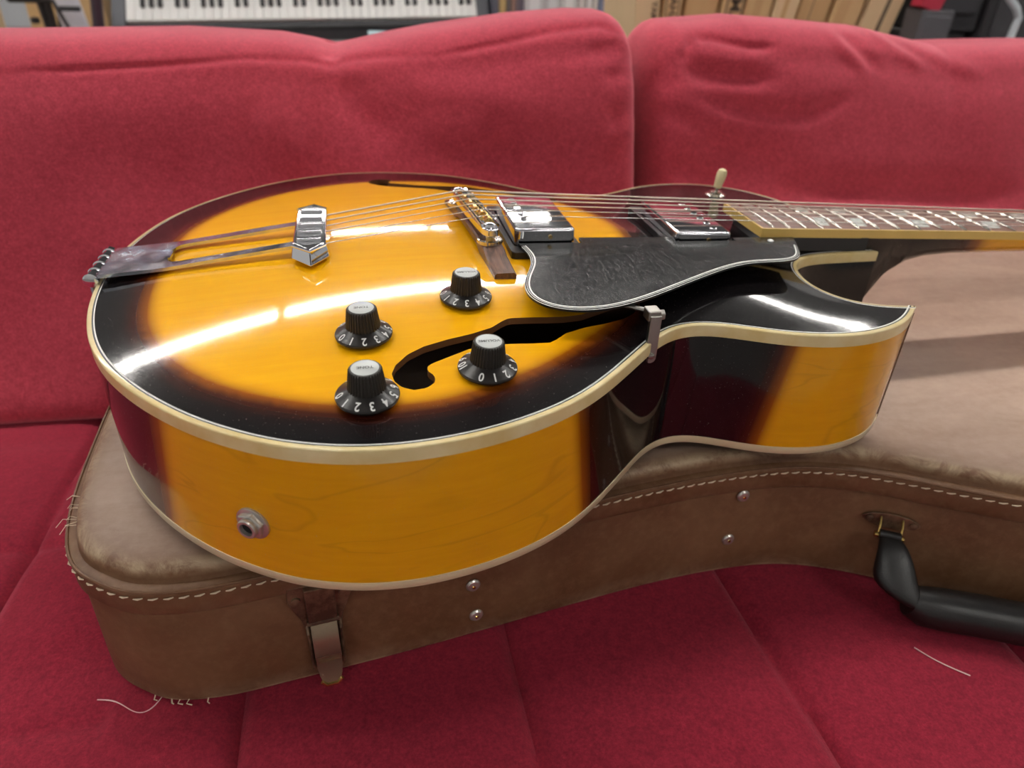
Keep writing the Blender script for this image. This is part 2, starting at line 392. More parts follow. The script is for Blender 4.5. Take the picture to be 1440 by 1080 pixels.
# amber part of the sunburst on the top
AMB = smooth_closed([(-190, -30), (-188, -57), (-184, -79), (-176, -103), (-163, -126), (-146, -146), (-126, -161), (-102, -173), (-78, -180), (-58, -182), (-36, -179), (-16, -172), (7, -160), (24, -148), (46, -130), (64, -112), (80, -85), (94, -50), (104, -10), (104, 20), (90, 60), (66, 108), (31, 141), (-13, 160), (-72, 161), (-121, 141), (-151, 117), (-172, 88), (-185, 58), (-190, 25)], 3.0, 10)
def burst_at(x, y):
    d, _ = dist_poly(np.asarray(x, float), np.asarray(y, float), AMB)
    return np.where(inside(np.asarray(x, float), np.asarray(y, float), AMB), d, -d) + 2

# ================================================================ the room
def struct(o, label, cat): return tag(o, label, cat, kind='structure')
b = MB().box((400, 2400, -665), (9000, 12000, 50)); struct(b.build('floor', 'floor'), 'grey shop floor under the sofa', 'floor')
b = MB().box((400, 2400, 2330), (9000, 12000, 40)); struct(b.build('ceiling', 'ceilpaint'), 'dark grey ceiling high above the sofa', 'ceiling')
b = MB().box((400, 8425, 835), (9000, 50, 2950)); struct(b.build('wall_back', 'wallpaint'), 'plain grey wall far behind the shelves', 'wall')
b = MB().box((400, -3625, 835), (9000, 50, 2950)); struct(b.build('front_fill_wall', mat('pale grey painted wall', (0.45, 0.45, 0.44), 0.9)), 'unseen pale grey wall added behind the viewer to bounce fill light', 'wall')  # added out of view to return fill light and reflections
lampproto = None
for ri, y in enumerate((-2280, 640, 3560, 7000)):  # the first row, behind the viewer, is added as front fill
    for ci, x in enumerate((-3150, -1640, -130, 1380, 2890)):
        if (ri == 0 and ci not in (1, 3)) or (ri == 3 and ci not in (2, 3)): continue
        lab = 'long white ceiling strip light, row %s' % ('added behind the viewer as front fill', 'right above the sofa', 'above the keyboard', 'near the back wall')[ri] + ', ' + ('leftmost', 'second from left', 'middle one', 'second from right', 'rightmost')[ci]
        if lampproto is None:
            lampproto = root('ceiling_light', (x, y, 2310), lab, 'ceiling light', 'ceiling strip lights')
            MB().box((x, y, 2295), (1460, 150, 30)).build('lamp_housing', 'lamp_body', lampproto, bevel=5)
            for dy in (-38, 38): MB().tube([(x - 715, y + dy, 2268), (x + 715, y + dy, 2268)], 15, 10).build('lamp_tube', 'lamp', lampproto)
        else:
            c = lampproto.copy(); COL.objects.link(c); c.location = Vector((x, y, 2310)) * S; c['label'] = lab
            for ch in list(lampproto.children):
                k = ch.copy(); COL.objects.link(k); k.parent = c

# ================================================================ the guitar
G = root('electric_guitar', (0, 0, -91), 'amber and black sunburst hollow-body electric guitar lying on the brown case', 'guitar')
# ---- top plate with f-holes
IN = 4.0
ring = OUT - NRM * IN
keep = MASK & (DIST > IN + 1.6)
gx = GXX[keep]; gy = GYY[keep]
ok = np.ones(len(gx), bool)
for F in (FHOLE, FHOLE2):
    d, _ = dist_poly(gx, gy, F); ok &= (d > 1.7) & ~inside(gx, gy, F)
gx = gx[ok]; gy = gy[ok]
pts = []; edges = []
for loop in (ring, FHOLE, FHOLE2):
    n0 = len(pts); pts += [Vector((float(p[0]), float(p[1]))) for p in loop]; n = len(loop)
    edges += [(n0 + i, n0 + (i + 1) % n) for i in range(n)]
pts += [Vector((float(a), float(c))) for a, c in zip(gx, gy)]
vo, eo, fo, *_ = geometry.delaunay_2d_cdt(pts, edges, [], 0, 1e-5)
V2 = np.array([tuple(v) for v in vo]); F2 = np.array([f for f in fo if len(f) == 3])
cen = V2[F2].mean(1)
kf = inside(cen[:, 0], cen[:, 1], ring) & ~inside(cen[:, 0], cen[:, 1], FHOLE) & ~inside(cen[:, 0], cen[:, 1], FHOLE2)
F2 = F2[kf]
Z2 = hgt(V2[:, 0], V2[:, 1])
a2 = (V2[F2[:, 1], 0] - V2[F2[:, 0], 0]) * (V2[F2[:, 2], 1] - V2[F2[:, 0], 1]) - (V2[F2[:, 1], 1] - V2[F2[:, 0], 1]) * (V2[F2[:, 2], 0] - V2[F2[:, 0], 0])
F2[a2 < 0] = F2[a2 < 0][:, ::-1]
b = MB(); b.add(np.c_[V2, Z2 + 0.0], [tuple(map(int, f)) for f in F2])
TOP = b.build('body_top', 'top', G, smooth=60, attrs={'burst': burst_at(V2[:, 0], V2[:, 1])})
TOP['label'] = 'arched top plate with black to amber sunburst lacquer'
for F in (FHOLE, FHOLE2):                      # the wall of each f-hole
    n = len(F); z = hgt(F[:, 0], F[:, 1])
    b = MB(); b.add(list(np.c_[F, z]) + list(np.c_[F, z - 3.6]), [(i, (i + 1) % n, n + (i + 1) % n, n + i) for i in range(n)])
    b.build('f_hole_edge', 'ply_edge', TOP)
# ---- binding and purfling round the top: strips between offsets
def strip(mb, rings, idx, closed, mi):
    """rings: list of (offset inward, z) -> quads along OUT[idx]"""
    k = len(rings); P = []
    for (o, z) in rings:
        q = OUT[idx] - NRM[idx] * o; P.append(np.c_[q, np.full(len(q), z)])
    n = len(idx); vs = np.vstack(P); fs = []
    for r in range(k - 1):
        for i in range(n if closed else n - 1):
            j = (i + 1) % n; fs.append((r * n + i, (r + 1) * n + i, (r + 1) * n + j, r * n + j))
    mb.add(vs, fs, mi)
ALL = np.arange(NO)
iN0 = LEN[0] + LEN[1]; iN1 = iN0 + LEN[2]       # the straight edge under the neck
OPEN = np.r_[np.arange(iN1, NO), np.arange(0, iN0 + 1)]
b = MB(); strip(b, [(IN + .15, 0.12), (3.3, 0.10)], OPEN, False, 1); strip(b, [(3.3, 0.10), (2.5, 0.08)], OPEN, False, 2)
strip(b, [(2.5, 0.08), (0.7, 0.0), (0.15, -0.3), (0, -0.9), (0, -BH)], OPEN, False, 0)
strip(b, [(0, -BH), (0.35, -BH - .05)], OPEN, False, 0)
b.build('top_binding', ['binding', 'white', 'pur_black'], G, smooth=50)
b = MB(); strip(b, [(IN + .15, 0.12), (0, -BH)], np.arange(iN0, iN1 + 1), False, 0); b.build('neck_block_edge', 'black_lacquer', G)
# ---- sides
x = OUT[:, 0]; y = OUT[:, 1]
def side_burst(x, y, z, i):
    s = (z + 8) / 70.0                                   # 0 at the top binding, -1 at the back
    lower = np.minimum(x + 168 - 10 * s, (26 - 10 * s) - x)
    horn = x - (150 + 8 * s)
    v = np.maximum(lower, horn)
    v = np.where((i >= LEN[0] + 4) & (i <= iN1 + 10), -20, v)
    v = np.where((i > LEN[0] - 3) & (i < LEN[0] + 4), np.minimum(v, 15), v)
    return np.clip(v, -20, 20) * np.where(np.abs(v) < 20, 1, 1)
zs = np.linspace(-BH + .5, -DEP + 4.6, 9); vs = []; at = []
for z in zs:
    q = OUT - NRM * 0.35; vs += list(np.c_[q, np.full(NO, z)]); at += list(side_burst(x, y, z, ALL))
fs = [(r * NO + i, (r + 1) * NO + i, (r + 1) * NO + (i + 1) % NO, r * NO + (i + 1) % NO) for r in range(8) for i in range(NO)]
b = MB(); b.add(vs, fs)
SIDE = b.build('body_side', 'side', G, smooth=45, attrs={'burst': at}); SIDE['label'] = 'glossy maple side with amber bouts and dark waist'
b = MB(); strip(b, [(0.35, -DEP + 5.05), (0, -DEP + 5), (0, -DEP + .6), (0.6, -DEP), (2.6, -DEP - .05)], ALL, True, 0)
b.build('back_binding', 'binding_back', G, smooth=50)
# ---- back
ringb = OUT - NRM * 2.4
keep = MASK & (DIST > 5.5); bx_ = GXX[keep][::3]; by_ = GYY[keep][::3]
pts = [Vector((float(p[0]), float(p[1]))) for p in ringb] + [Vector((float(a), float(c))) for a, c in zip(bx_, by_)]
vo, eo, fo, *_ = geometry.delaunay_2d_cdt(pts, [(i, (i + 1) % NO) for i in range(NO)], [], 0, 1e-5)
VB = np.array([tuple(v) for v in vo]); FB = [f for f in fo]
cen = np.array([VB[list(f)].mean(0) for f in FB]); kf = inside(cen[:, 0], cen[:, 1], ringb)
b = MB(); b.add(np.c_[VB, -DEP - hgt(VB[:, 0], VB[:, 1]) * 0.8], [tuple(reversed(f)) for f, k in zip(FB, kf) if k])
b.build('body_back', 'side', G, smooth=60, attrs={'burst': burst_at(VB[:, 0], VB[:, 1])})
b = MB(); b.add(np.c_[VB, -DEP + 5 - hgt(VB[:, 0], VB[:, 1]) * 0.8], [tuple(f) for f, k in zip(FB, kf) if k]); b.build('inner_back', 'inner', G, smooth=60)
b = MB(); q = OUT - NRM * 4; n = NO
b.add(list(np.c_[q, np.full(n, -3.)]) + list(np.c_[q, np.full(n, -DEP + 3)]), [(i, (i + 1) % n, n + (i + 1) % n, n + i) for i in range(n)]); b.build('inner_lining', 'inner', G, smooth=45)
# two tone bars inside and a loom of wire seen through the f-hole
b = MB()
for yy in (-52, 52): b.box((-40, yy, -2.5), (220, 8, 9), rotz(0.04 if yy < 0 else -0.04))
b.build('tone_bar', 'inner', G)
b = MB(); b.tube([(-62, -150, -28), (-20, -128, -34), (15, -122, -30), (45, -112, -26), (70, -80, -24)], 2.0, 8)
b.tube([(-20, -150, -30), (5, -118, -26), (28, -128, -30), (52, -106, -30)], 1.4, 8)
b.build('inner_wire', 'white', G)

# ---- neck, fretboard
ZF = 19.3; SL = -0.0557
def zb(x): return ZF + SL * (x - 190)                 # top of the fretboard along the neck
def hw(d): return 21.5 + 6.3 * (629 - d) / 431.0       # half width of the fretboard
XN = 629.0
b = MB(); secs = []
for x_ in list(np.linspace(190, XN, 23)):
    w = hw(x_) - 1.5; t = zb(x_); secs.append([(x_, -w, t - 5.5), (x_, -w, t), (x_, -w * .5, t + .55), (x_, 0, t + .75), (x_, w * .5, t + .55), (x_, w, t), (x_, w, t - 5.5)])
vs = [p for s_ in secs for p in s_]; k = 7
fs = [(i * k + j, i * k + (j + 1) % k, (i + 1) * k + (j + 1) % k, (i + 1) * k + j) for i in range(len(secs) - 1) for j in range(k)]
b.add(vs, fs + [tuple(range(k - 1, -1, -1)), tuple((len(secs) - 1) * k + j for j in range(k))])
BOARD = b.build('fretboard', 'board', G, smooth=20)
b = MB()
for s_ in (-1, 1):
    o = [(190.0 - 1.5, s_ * (hw(190) - 1.5), 0), (190 - 1.5, s_ * hw(190), 0), (XN, s_ * hw(XN), 0), (XN, s_ * (hw(XN) - 1.5), 0)]
    if s_ > 0: o = o[::-1]
    b.prism(o, 0, 1, fn=lambda v: (v[0], v[1], zb(v[0]) - 5.8 + v[2] * 5.9))
b.prism([(188.4, -hw(190)), (190.2, -hw(190)), (190.2, hw(190)), (188.4, hw(190))], 0, 1, fn=lambda v: (v[0], v[1], zb(v[0]) - 5.8 + v[2] * (6.0 + .6 * (1 - (v[1] / 28) ** 2))))
b.build('board_binding', 'neck_binding', BOARD, smooth=0)
proto = None
for n in range(1, 21):
    d = 629 * 2 ** (-n / 12); w = hw(d) - 1.2
    b = MB(); b.tube([(d, yy * w, zb(d) + .3 + .75 * (1 - yy * yy)) for yy in np.linspace(-1, 1, 9)], [.5] + [1.25] * 7 + [.5], 8, flat=0.75)
    b.build('fret', 'nickel', BOARD)
for n in (1, 3, 5, 7, 9, 12, 15, 17, 19):
    if n == 19: continue
    d0 = 629 * 2 ** (-n / 12); d1 = 629 * 2 ** (-(n - 1) / 12); c = (d0 + d1) / 2; L_ = (d1 - d0) * .58; w = hw(c)
    for s_ in (-1, 1):
        ya, yb = s_ * w * .13, s_ * w * .72; sk = L_ * .30 * s_
        o = [(c - L_ / 2 - sk, ya), (c + L_ / 2 - sk, ya), (c + L_ / 2 + sk, yb), (c - L_ / 2 + sk, yb)]
        if s_ < 0: o = o[::-1]
        b = MB(); b.prism(o, -.6, .12, fn=lambda v: (v[0], v[1], zb(v[0]) + .75 * (1 - (v[1] / w) ** 2) * .93 + v[2])); b.build('inlay', 'pearl', BOARD, smooth=0)
# neck shaft, heel and the raised extension under the board
secs = []
def under(x_):
    pts_ = [(262, -78), (282, -78), (288, -66), (293, -52), (298, -38), (305, -26.5), (316, -18.5), (330, -14.5), (350, -12.8), (400, -13.5), (480, -16), (560, -19), (629, -22)]
    return float(np.interp(x_, [p[0] for p in pts_], [p[1] for p in pts_]))
xs = list(np.linspace(270, 286, 5)) + list(np.linspace(288, 330, 16)) + list(np.linspace(336, XN, 20))
NB = []
for x_ in xs:
    t = zb(x_) - 5.6; u = under(x_); w = hw(x_) - .3; hgt_ = t - u; sec = []
    wl = w * (0.70 if hgt_ > 45 else 0.70 + 0.25 * (1 - (hgt_ - 14) / 31.0) if hgt_ > 14 else .95)
    for a in np.linspace(0, 1, 13):
        ang = math.pi * a; yy = -math.cos(ang); zz = math.sin(ang)
        if hgt_ > 30: yv = yy * (w * (1 - zz) + wl * zz) if abs(yy) > .999 else yy * wl ** .5 * w ** .5 if abs(yy) > .9 else yy * wl; zv = t - hgt_ * (zz ** 0.35 if zz > 0 else 0)
        else: yv = yy * w; zv = t - hgt_ * max(zz, 0) ** 0.8
        sec.append((x_, yv, zv))
    secs.append(sec); NB += [np.clip((x_ - 352) * .55, -20, 20) - 3 + 6 * math.sin(math.pi * a) * 0 for a in range(13)]
vs = [p for s_ in secs for p in s_]; k = 13
fs = [(i * k + j, i * k + (j + 1) % k, (i + 1) * k + (j + 1) % k, (i + 1) * k + j) for i in range(len(secs) - 1) for j in range(k)] + [tuple(range(k - 1, -1, -1)), tuple((len(secs) - 1) * k + j for j in range(k))]
b = MB(); b.add(vs, fs); NK = b.build('neck', 'side', G, smooth=40, attrs={'burst': NB}); NK['label'] = 'dark heel and amber neck shaft under the fretboard'
b = MB(); b.prism([(196, -24), (272, -27), (272, 27), (196, 24)], 0, 1, fn=lambda v: (v[0], v[1], (h1(v[0], v[1]) - .5) if v[2] < .5 else zb(v[0]) - 5.5))
b.build('neck_extension', 'black_lacquer', G, smooth=0)
# headstock beyond the nut, with a black face and six tuners
b = MB(); b.box((XN + 3, 0, zb(XN) - 1), (6, 43, 9)); b.build('nut', 'cream', G, bevel=.6)
hs = [(632, -21), (650, -30), (690, -38), (800, -42), (822, -30), (812, 0), (822, 30), (800, 42), (690, 38), (650, 30), (632, 21)]
b = MB(); b.prism(hs, -16, 0, fn=lambda v: (v[0], v[1], zb(XN) - 5 + v[2] - (v[0] - 632) * .28)); b.build('headstock', 'black_lacquer', G, smooth=0, bevel=1)
for i in range(3):
    for s_ in (-1, 1):
        x_ = 680 + i * 42; z_ = zb(XN) - 5 - (x_ - 632) * .28
        b = MB(); b.lathe([(4, -2), (3.5, 10), (3, 14)], 12, Matrix.Translation((x_, s_ * 26, z_))); b.tube([(x_, s_ * 30, z_ - 12), (x_, s_ * 52, z_ - 12)], 2.5, 8)
        b.lathe([(7, -1), (10, 2), (10, 12), (6, 15)], 16, Matrix.Translation((x_, s_ * 52, z_ - 12)) @ Matrix.Rotation(-s_ * math.pi / 2, 4, 'X')); b.build('tuning_machine', 'nickel', G)

# ---- strings
ZS = 34.2
SADX = [-4.0, -2.5, -1.5, -1.5, 1.5, 3.5]                   # bass .. treble
for i in range(6):
    yb_ = 26 - i * 10.4; yn = 17.5 - i * 7.0; yt = 26 - i * 10.4
    r = [.62, .50, .42, .32, .23, .19][i]; sx = SADX[i] + (-.08 * yb_) * .4
    z = ZS + .8 * (1 - (yb_ / 26) ** 2)
    p = [(-92, yt, 20.5), (sx, yb_, z), (XN, yn, zb(XN) + 2.2), (690, (26 if i < 3 else -26), zb(XN) - 8)]
    b = MB(); b.tube(p, max(r, .26), 8); b.build('string', 'bronze' if i < 4 else 'steel', G)

# ---- bridge
BA = math.atan2(-8, 74)                                     # slant: treble post nearer the neck
def bl(y_): return 0.4 - y_ * 8 / 74.0
b = MB(); secs = []
for y_ in np.linspace(-71, 68, 29):
    xc = bl(y_) * .55 + 3.2 - (y_ + 71) * .02; a = abs(y_ + 1.5)
    zt = 7.8 if a < 44 else 7.8 - (a - 44) * .55 if a < 48 else 5.6 - (a - 48) * .10
    zb0 = 3.2 if a < 28 else 3.2 * max(0, 1 - (a - 28) / 5) if a < 33 else 0
    hz = h1(xc, y_); w = 6.3
    secs.append([(xc - w, y_, hz + zb0 - .3), (xc - w, y_, hz + zt - 1.2), (xc - w + 1.2, y_, hz + zt), (xc + w - 1.2, y_, hz + zt), (xc + w, y_, hz + zt - 1.2), (xc + w, y_, hz + zb0 - .3)])
vs = [p for s_ in secs for p in s_]; k = 6
b.add(vs, [(i * k + j, i * k + (j + 1) % k, (i + 1) * k + (j + 1) % k, (i + 1) * k + j) for i in range(len(secs) - 1) for j in range(k)] + [tuple(range(k - 1, -1, -1)), tuple((len(secs) - 1) * k + j for j in range(k))])
BASE = b.build('bridge_base', 'rosewood', G, smooth=25); BASE['label'] = 'rosewood bridge foot'
BR = None
pts_ = []
for a in range(24):
    t = 2 * math.pi * a / 24; c_, s_ = math.cos(t), math.sin(t)
    yy = 42.5 * math.copysign(abs(s_) ** .35, s_); pts_.append((bl(yy) + 5.6 * math.copysign(abs(c_) ** .5, c_), yy - 1.5))
b = MB(); b.prism(pts_, 26.5, 31.2); 
BR = b.build('bridge_bar', 'chrome', G, bevel=.8); BR['label'] = 'chrome adjustable bridge bar'
for s_ in (-1, 1):                                          # rails, raised either side of the saddles
    b = MB(); b.tube([(bl(yy) + s_ * 4.6, yy, 31.6 + .9 * (1 - (yy / 38) ** 2)) for yy in np.linspace(-37, 37, 9)], 1.2, 8); b.build('bridge_rail', 'chrome', BR)
for i in range(6):
    yb_ = 26 - i * 10.4; xc = SADX[i] * .5 + bl(yb_); 
    b = MB(); o = [(-3, -3.2, 0), (3, -3.2, 0), (3, 3.2, 0), (-3, 3.2, 0), (-.5, -3.0, 3.2), (.9, -3.0, 3.2), (.9, 3.0, 3.2), (-.5, 3.0, 3.2)]
    b.add([(xc + p[0], yb_ + p[1], 30.6 + p[2]) for p in o], [(3, 2, 1, 0), (4, 5, 6, 7), (0, 1, 5, 4), (1, 2, 6, 5), (2, 3, 7, 6), (3, 0, 4, 7)]); b.build('saddle', 'brass', BR, smooth=0)
    b = MB(); b.lathe([(1.6, 0), (1.8, .4), (1.8, 1.6), (1.2, 2.2)], 12, Matrix.Translation((bl(yb_) + 5.2, yb_, 30.6)) @ Matrix.Rotation(math.pi / 2, 4, 'Y')); b.build('saddle_screw', 'chrome', BR)
for y_ in (-37, 37):
    xc = bl(y_)
    b = MB(); b.lathe([(2.3, h1(xc, y_) + 4), (2.3, 28)], 14, Matrix.Translation((xc, y_, 0)), cap=True); b.build('bridge_post', 'brass', BR)
    b = MB(); b.lathe([(6.6, 21.0), (7.6, 21.4), (7.6, 23.6), (6.6, 24.0)], 48, Matrix.Translation((xc, y_, 0)), rmod=lambda j, r, z: 1 + (.02 if j % 2 else -.02) * (r > 7)); b.build('thumb_wheel', 'nickel', BR, smooth=20)
    b = MB(); b.lathe([(3.6, 31.0), (3.2, 32.8), (1.5, 33.4)], 20, Matrix.Translation((xc, y_, 0))); b.build('post_cap', 'chrome', BR)

# ---- pickups
def rrect(cx, cy, hx, hy, r, n=5):
    o = []
    for (sx, sy, a0) in ((1, 1, 0), (-1, 1, 90), (-1, -1, 180), (1, -1, 270)):
        for k in range(n + 1):
            a = math.radians(a0 + 90 * k / n); o.append((cx + sx * (hx - r) + r * math.cos(a), cy + sy * (hy - r) + r * math.sin(a)))
    return o
def pickup(name, x0, ztop, ring_z, pole_left, slope, label):
    cx = x0 + 19; P_ = None
    fz = lambda v: (v[0], v[1], v[2] + (v[0] - cx) * slope)
    b = MB(); b.prism(rrect(cx, 0, 19, 34.5, 3.2), ring_z - 4, ztop, fn=fz); P_ = b.build(name, 'chrome', G, bevel=1.6, seg=3); P_['label'] = label
    b = MB(); outer = rrect(cx, 0, 23, 45.5, 2.5); inner = rrect(cx, 0, 19.4, 35, 3.0); n = len(outer)
    zlo = [h1(p[0], p[1]) - .4 for p in outer]
    vs = [(p[0], p[1], zl) for p, zl in zip(outer, zlo)] + [fz((p[0], p[1], ring_z)) for p in outer] + [fz((p[0], p[1], ring_z)) for p in inner] + [fz((p[0], p[1], ring_z - 6)) for p in inner]
    b.add(vs, [(r * n + i, r * n + (i + 1) % n, (r + 1) * n + (i + 1) % n, (r + 1) * n + i) for r in range(3) for i in range(n)])
    b.build('pickup_ring', 'plastic', P_, smooth=30, bevel=.5)
    px_ = x0 + (9.5 if pole_left else 28.5)
    for i in range(6):
        yy = 25.5 - i * 10.2; z_ = ztop + (px_ - cx) * slope
        b = MB(); b.lathe([(2.4, -.3), (2.4, .35), (1.9, .75)], 16, Matrix.Translation((px_, yy, z_))); b.build('pole_screw', 'chrome', P_)
        b = MB(); b.box((px_, yy, z_ + .76), (3.6, .6, .1)); b.build('screw_slot', 'hole', P_, smooth=0)
    for s_ in (-1, 1):
        for dx in (-9, 9):
            pass
        b = MB(); b.lathe([(2.2, 0), (2.0, .8), (1.0, 1.2)], 14, Matrix.Translation((cx, s_ * 41, ring_z))); b.build('height_screw', 'chrome', P_)
    b = MB(); b.lathe([(1.3, 0), (1.3, .5)], 12, Matrix.Translation((cx + 3, -34.6, ztop - 5.0)) @ Matrix.Rotation(math.pi / 2, 4, 'X')); b.build('cover_screw', 'brass', P_)
    return P_
pickup('bridge_pickup', 20.5, 27.2, 16.9, True, -.03, 'chrome humbucker cover next to the bridge')
pickup('neck_pickup', 126, 20.7, 12.6, False, -.05, 'chrome humbucker cover next to the fretboard')

# ---- pickguard
def zpg(x_): return 19.0 - (x_ - 40) * .0285
PG0 = [(63.0, -27.3), (62.5, -36.5), (22.0, -36.5), (23.5, -41.0), (25.4, -50), (25.6, -60), (23.0, -70), (18.8, -79.5), (14.5, -90), (11.4, -102), (11.4, -114), (17, -124.5), (27, -130), (43, -130.8), (61.5, -125), (82, -114), (105, -100), (130, -85), (147, -76.6), (162.5, -72.5), (182, -72.4), (190.5, -70.5), (196.5, -64), (204, -47), (210, -31.5), (166.2, -31), (166.2, -36.5), (124.6, -36.5), (124.6, -28.8)]
pgp = np.array(PG0)
curve = catmull(PG0[3:24], 2.2)
pgp = np.vstack([np.array(PG0[:3]), curve, np.array(PG0[24:])])
if 0.5 * (pgp[:, 0] * np.roll(pgp[:, 1], -1) - np.roll(pgp[:, 0], -1) * pgp[:, 1]).sum() < 0: pgp = pgp[::-1]
# which vertices carry the layered edge (the curved outer side)
ci0 = 3
b = MB(); b.prism([tuple(p) for p in pgp], -1.8, 0, fn=lambda v: (v[0], v[1], zpg(v[0]) + v[2]))
PGO = b.build('pickguard', 'guard', G, smooth=30)
PGO['label'] = 'scuffed black pickguard with white lined edge'
cn = np.array([p for p in curve]); t_ = np.gradient(cn, axis=0); t_ /= np.linalg.norm(t_, axis=1)[:, None]; nn = np.c_[-t_[:, 1], t_[:, 0]]
if ((cn + nn * 5)[len(cn) // 2] - np.array([80, -60])) @ ((cn + nn * 5)[len(cn) // 2] - np.array([80, -60])) > ((cn - nn * 5)[len(cn) // 2] - np.array([80, -60])) @ ((cn - nn * 5)[len(cn) // 2] - np.array([80, -60])): nn = -nn
b = MB()
for (o0, o1, z0, z1, mi) in ((-.35, .8, -.5, .12, 0), (.8, 1.6, .12, .16, 1), (1.6, 2.4, .16, .18, 0)):
    A = cn + nn * o0; B = cn + nn * o1; n = len(cn)
    b.add([(p[0], p[1], zpg(p[0]) + z0) for p in A] + [(p[0], p[1], zpg(p[0]) + z1) for p in B], [(i, i + 1, n + i + 1, n + i) for i in range(n - 1)], mi)
A = cn - nn * .35; n = len(cn)
b.add([(p[0], p[1], zpg(p[0]) - .5) for p in A] + [(p[0], p[1], zpg(p[0]) - 1.8) for p in A], [(i, i + 1, n + i + 1, n + i) for i in range(n - 1)], 1)
b.build('guard_edging', ['white', 'pur_black'], PGO, smooth=60)
b = MB(); b.lathe([(2.0, -.2), (2.0, .3), (1.2, .8)], 14, Matrix.Translation((190, -38, zpg(190)))); b.build('guard_screw', 'white', PGO)

# ---- pickguard bracket on the rim
b = MB(); b.box((72.5, -134.5, 3), (6.2, 3.0, 24)); b.lathe([(3.1, -1.5), (3.1, 1.5)], 20, Matrix.Translation((72.5, -134.5, -9)) @ Matrix.Rotation(math.pi / 2, 4, 'X'))
BK = b.build('guard_bracket', 'dull_nickel', G, bevel=.5); BK['label'] = 'aged nickel pickguard bracket clamped on the rim'
b = MB(); b.box((72, -131, 14.5), (7, 8, 6)); b.build('bracket_block', 'dull_nickel', BK, bevel=.9)
b = MB(); b.tube([(72, -128, 14.4), (52, -113, 15.0)], 1.3, 10); b.build('bracket_rod', 'dull_nickel', BK)
b = MB(); b.lathe([(2.9, 0), (2.9, 2.8)], 6, Matrix.Translation((75.4, -131.5, 13.8)) @ Matrix.Rotation(math.pi / 2, 4, 'Y')); b.build('bracket_nut', 'dull_nickel', BK, smooth=0, bevel=.4)
b = MB(); b.lathe([(1.9, 0), (1.7, .9), (.8, 1.2)], 14, Matrix.Translation((72.5, -136.0, -7.5)) @ Matrix.Rotation(math.pi / 2, 4, 'X')); b.build('bracket_screw', 'dull_nickel', BK)

# ---- tailpiece
def ztp(x_): return float(np.interp(x_, [-224, -219, -183, -110, -90], [4.5, 5.6, 8.3, 18.6, 20.5]))
prof = [(-219, -22), (-183, -22), (-108, -21.5), (-108, -14.5), (-176, -14.5), (-181.5, -12), (-183, -8), (-183, 8), (-181.5, 12), (-176, 14.5), (-108, 14.5), (-108, 21.5), (-183, 22), (-219, 22)]
quads = [[(-219, -22), (-183, -22), (-183, 22), (-219, 22)]]
b = MB()
def slab(poly, th=2.0):
    b.prism(poly, -th, 0, fn=lambda v: (v[0], v[1], ztp(v[0]) + v[2]))
sub = np.linspace(-219, -184, 5)
for a, c in zip(sub[:-1], sub[1:]): slab([(a, -22), (c, -22), (c, 22), (a, 22)])
for s_ in (-1, 1):
    xs_ = [-184, -182.5, -180, -176, -150, -128, -106]; inn = [6, 11, 13.6, 14.6, 14.6, 14.6, 14.6]
    for k in range(6):
        q = [(xs_[k], s_ * inn[k]), (xs_[k + 1], s_ * inn[k + 1]), (xs_[k + 1], s_ * 22), (xs_[k], s_ * 22)]
        slab(q if s_ > 0 else q[::-1])
slab([(-184, -6), (-182.6, -6), (-182.6, 6), (-184, 6)])
TP = b.build('tailpiece', 'chrome_worn', G, smooth=30); TP['label'] = 'clouded chrome trapeze tailpiece'
b = MB(); o = [(-110, -34), (-90, -34), (-90, 34), (-110, 34)]
hexo = [(-111, -33), (-99.5, -46.5), (-89.5, -33), (-89.5, 33), (-99.5, 46.5), (-111, 33)]
b.prism(hexo, 15.5, 24.0, fn=lambda v: (v[0] if v[2] < 20 else -100 + (v[0] + 100) * .86, v[1] * (1 if v[2] < 20 else .90), v[2] - abs(v[1]) * .03))
CB = b.build('string_bar', 'chrome', TP, smooth=20, bevel=.9); CB['label'] = 'faceted chrome crossbar with pointed ends'
for yy in (-26, -13, 0, 13, 26):
    b = MB(); b.box((-100.5, yy, 23.4), (14, 3.0, 2.2)); b.build('bar_rib', 'chrome', TP, bevel=.8)
for yy in (-37,):
    for s_ in (-1, 1):
        b = MB(); b.tube([(-109.5, s_ * 33, 22.6), (-99.5, s_ * 42.5, 22.2), (-91, s_ * 33, 22.6)], .9, 8); b.build('bar_edge', 'chrome', TP)
for i in range(9):                                            # hinge knuckles
    yy = -20.5 + i * 5.12
    b = MB(); b.lathe([(2.6, -2.4), (4.1 if i % 2 == 0 else 3.6, -1.7), (4.1 if i % 2 == 0 else 3.6, 1.7), (2.6, 2.4)], 20, Matrix.Translation((-223, yy, 2.6)) @ Matrix.Rotation(math.pi / 2, 4, 'X'))
    b.build('hinge_knuckle', 'chrome', TP)
b = MB(); b.box((-224.3, 0, -32), (1.8, 40, 62)); b.build('tail_plate', 'chrome_worn', TP, bevel=.4)

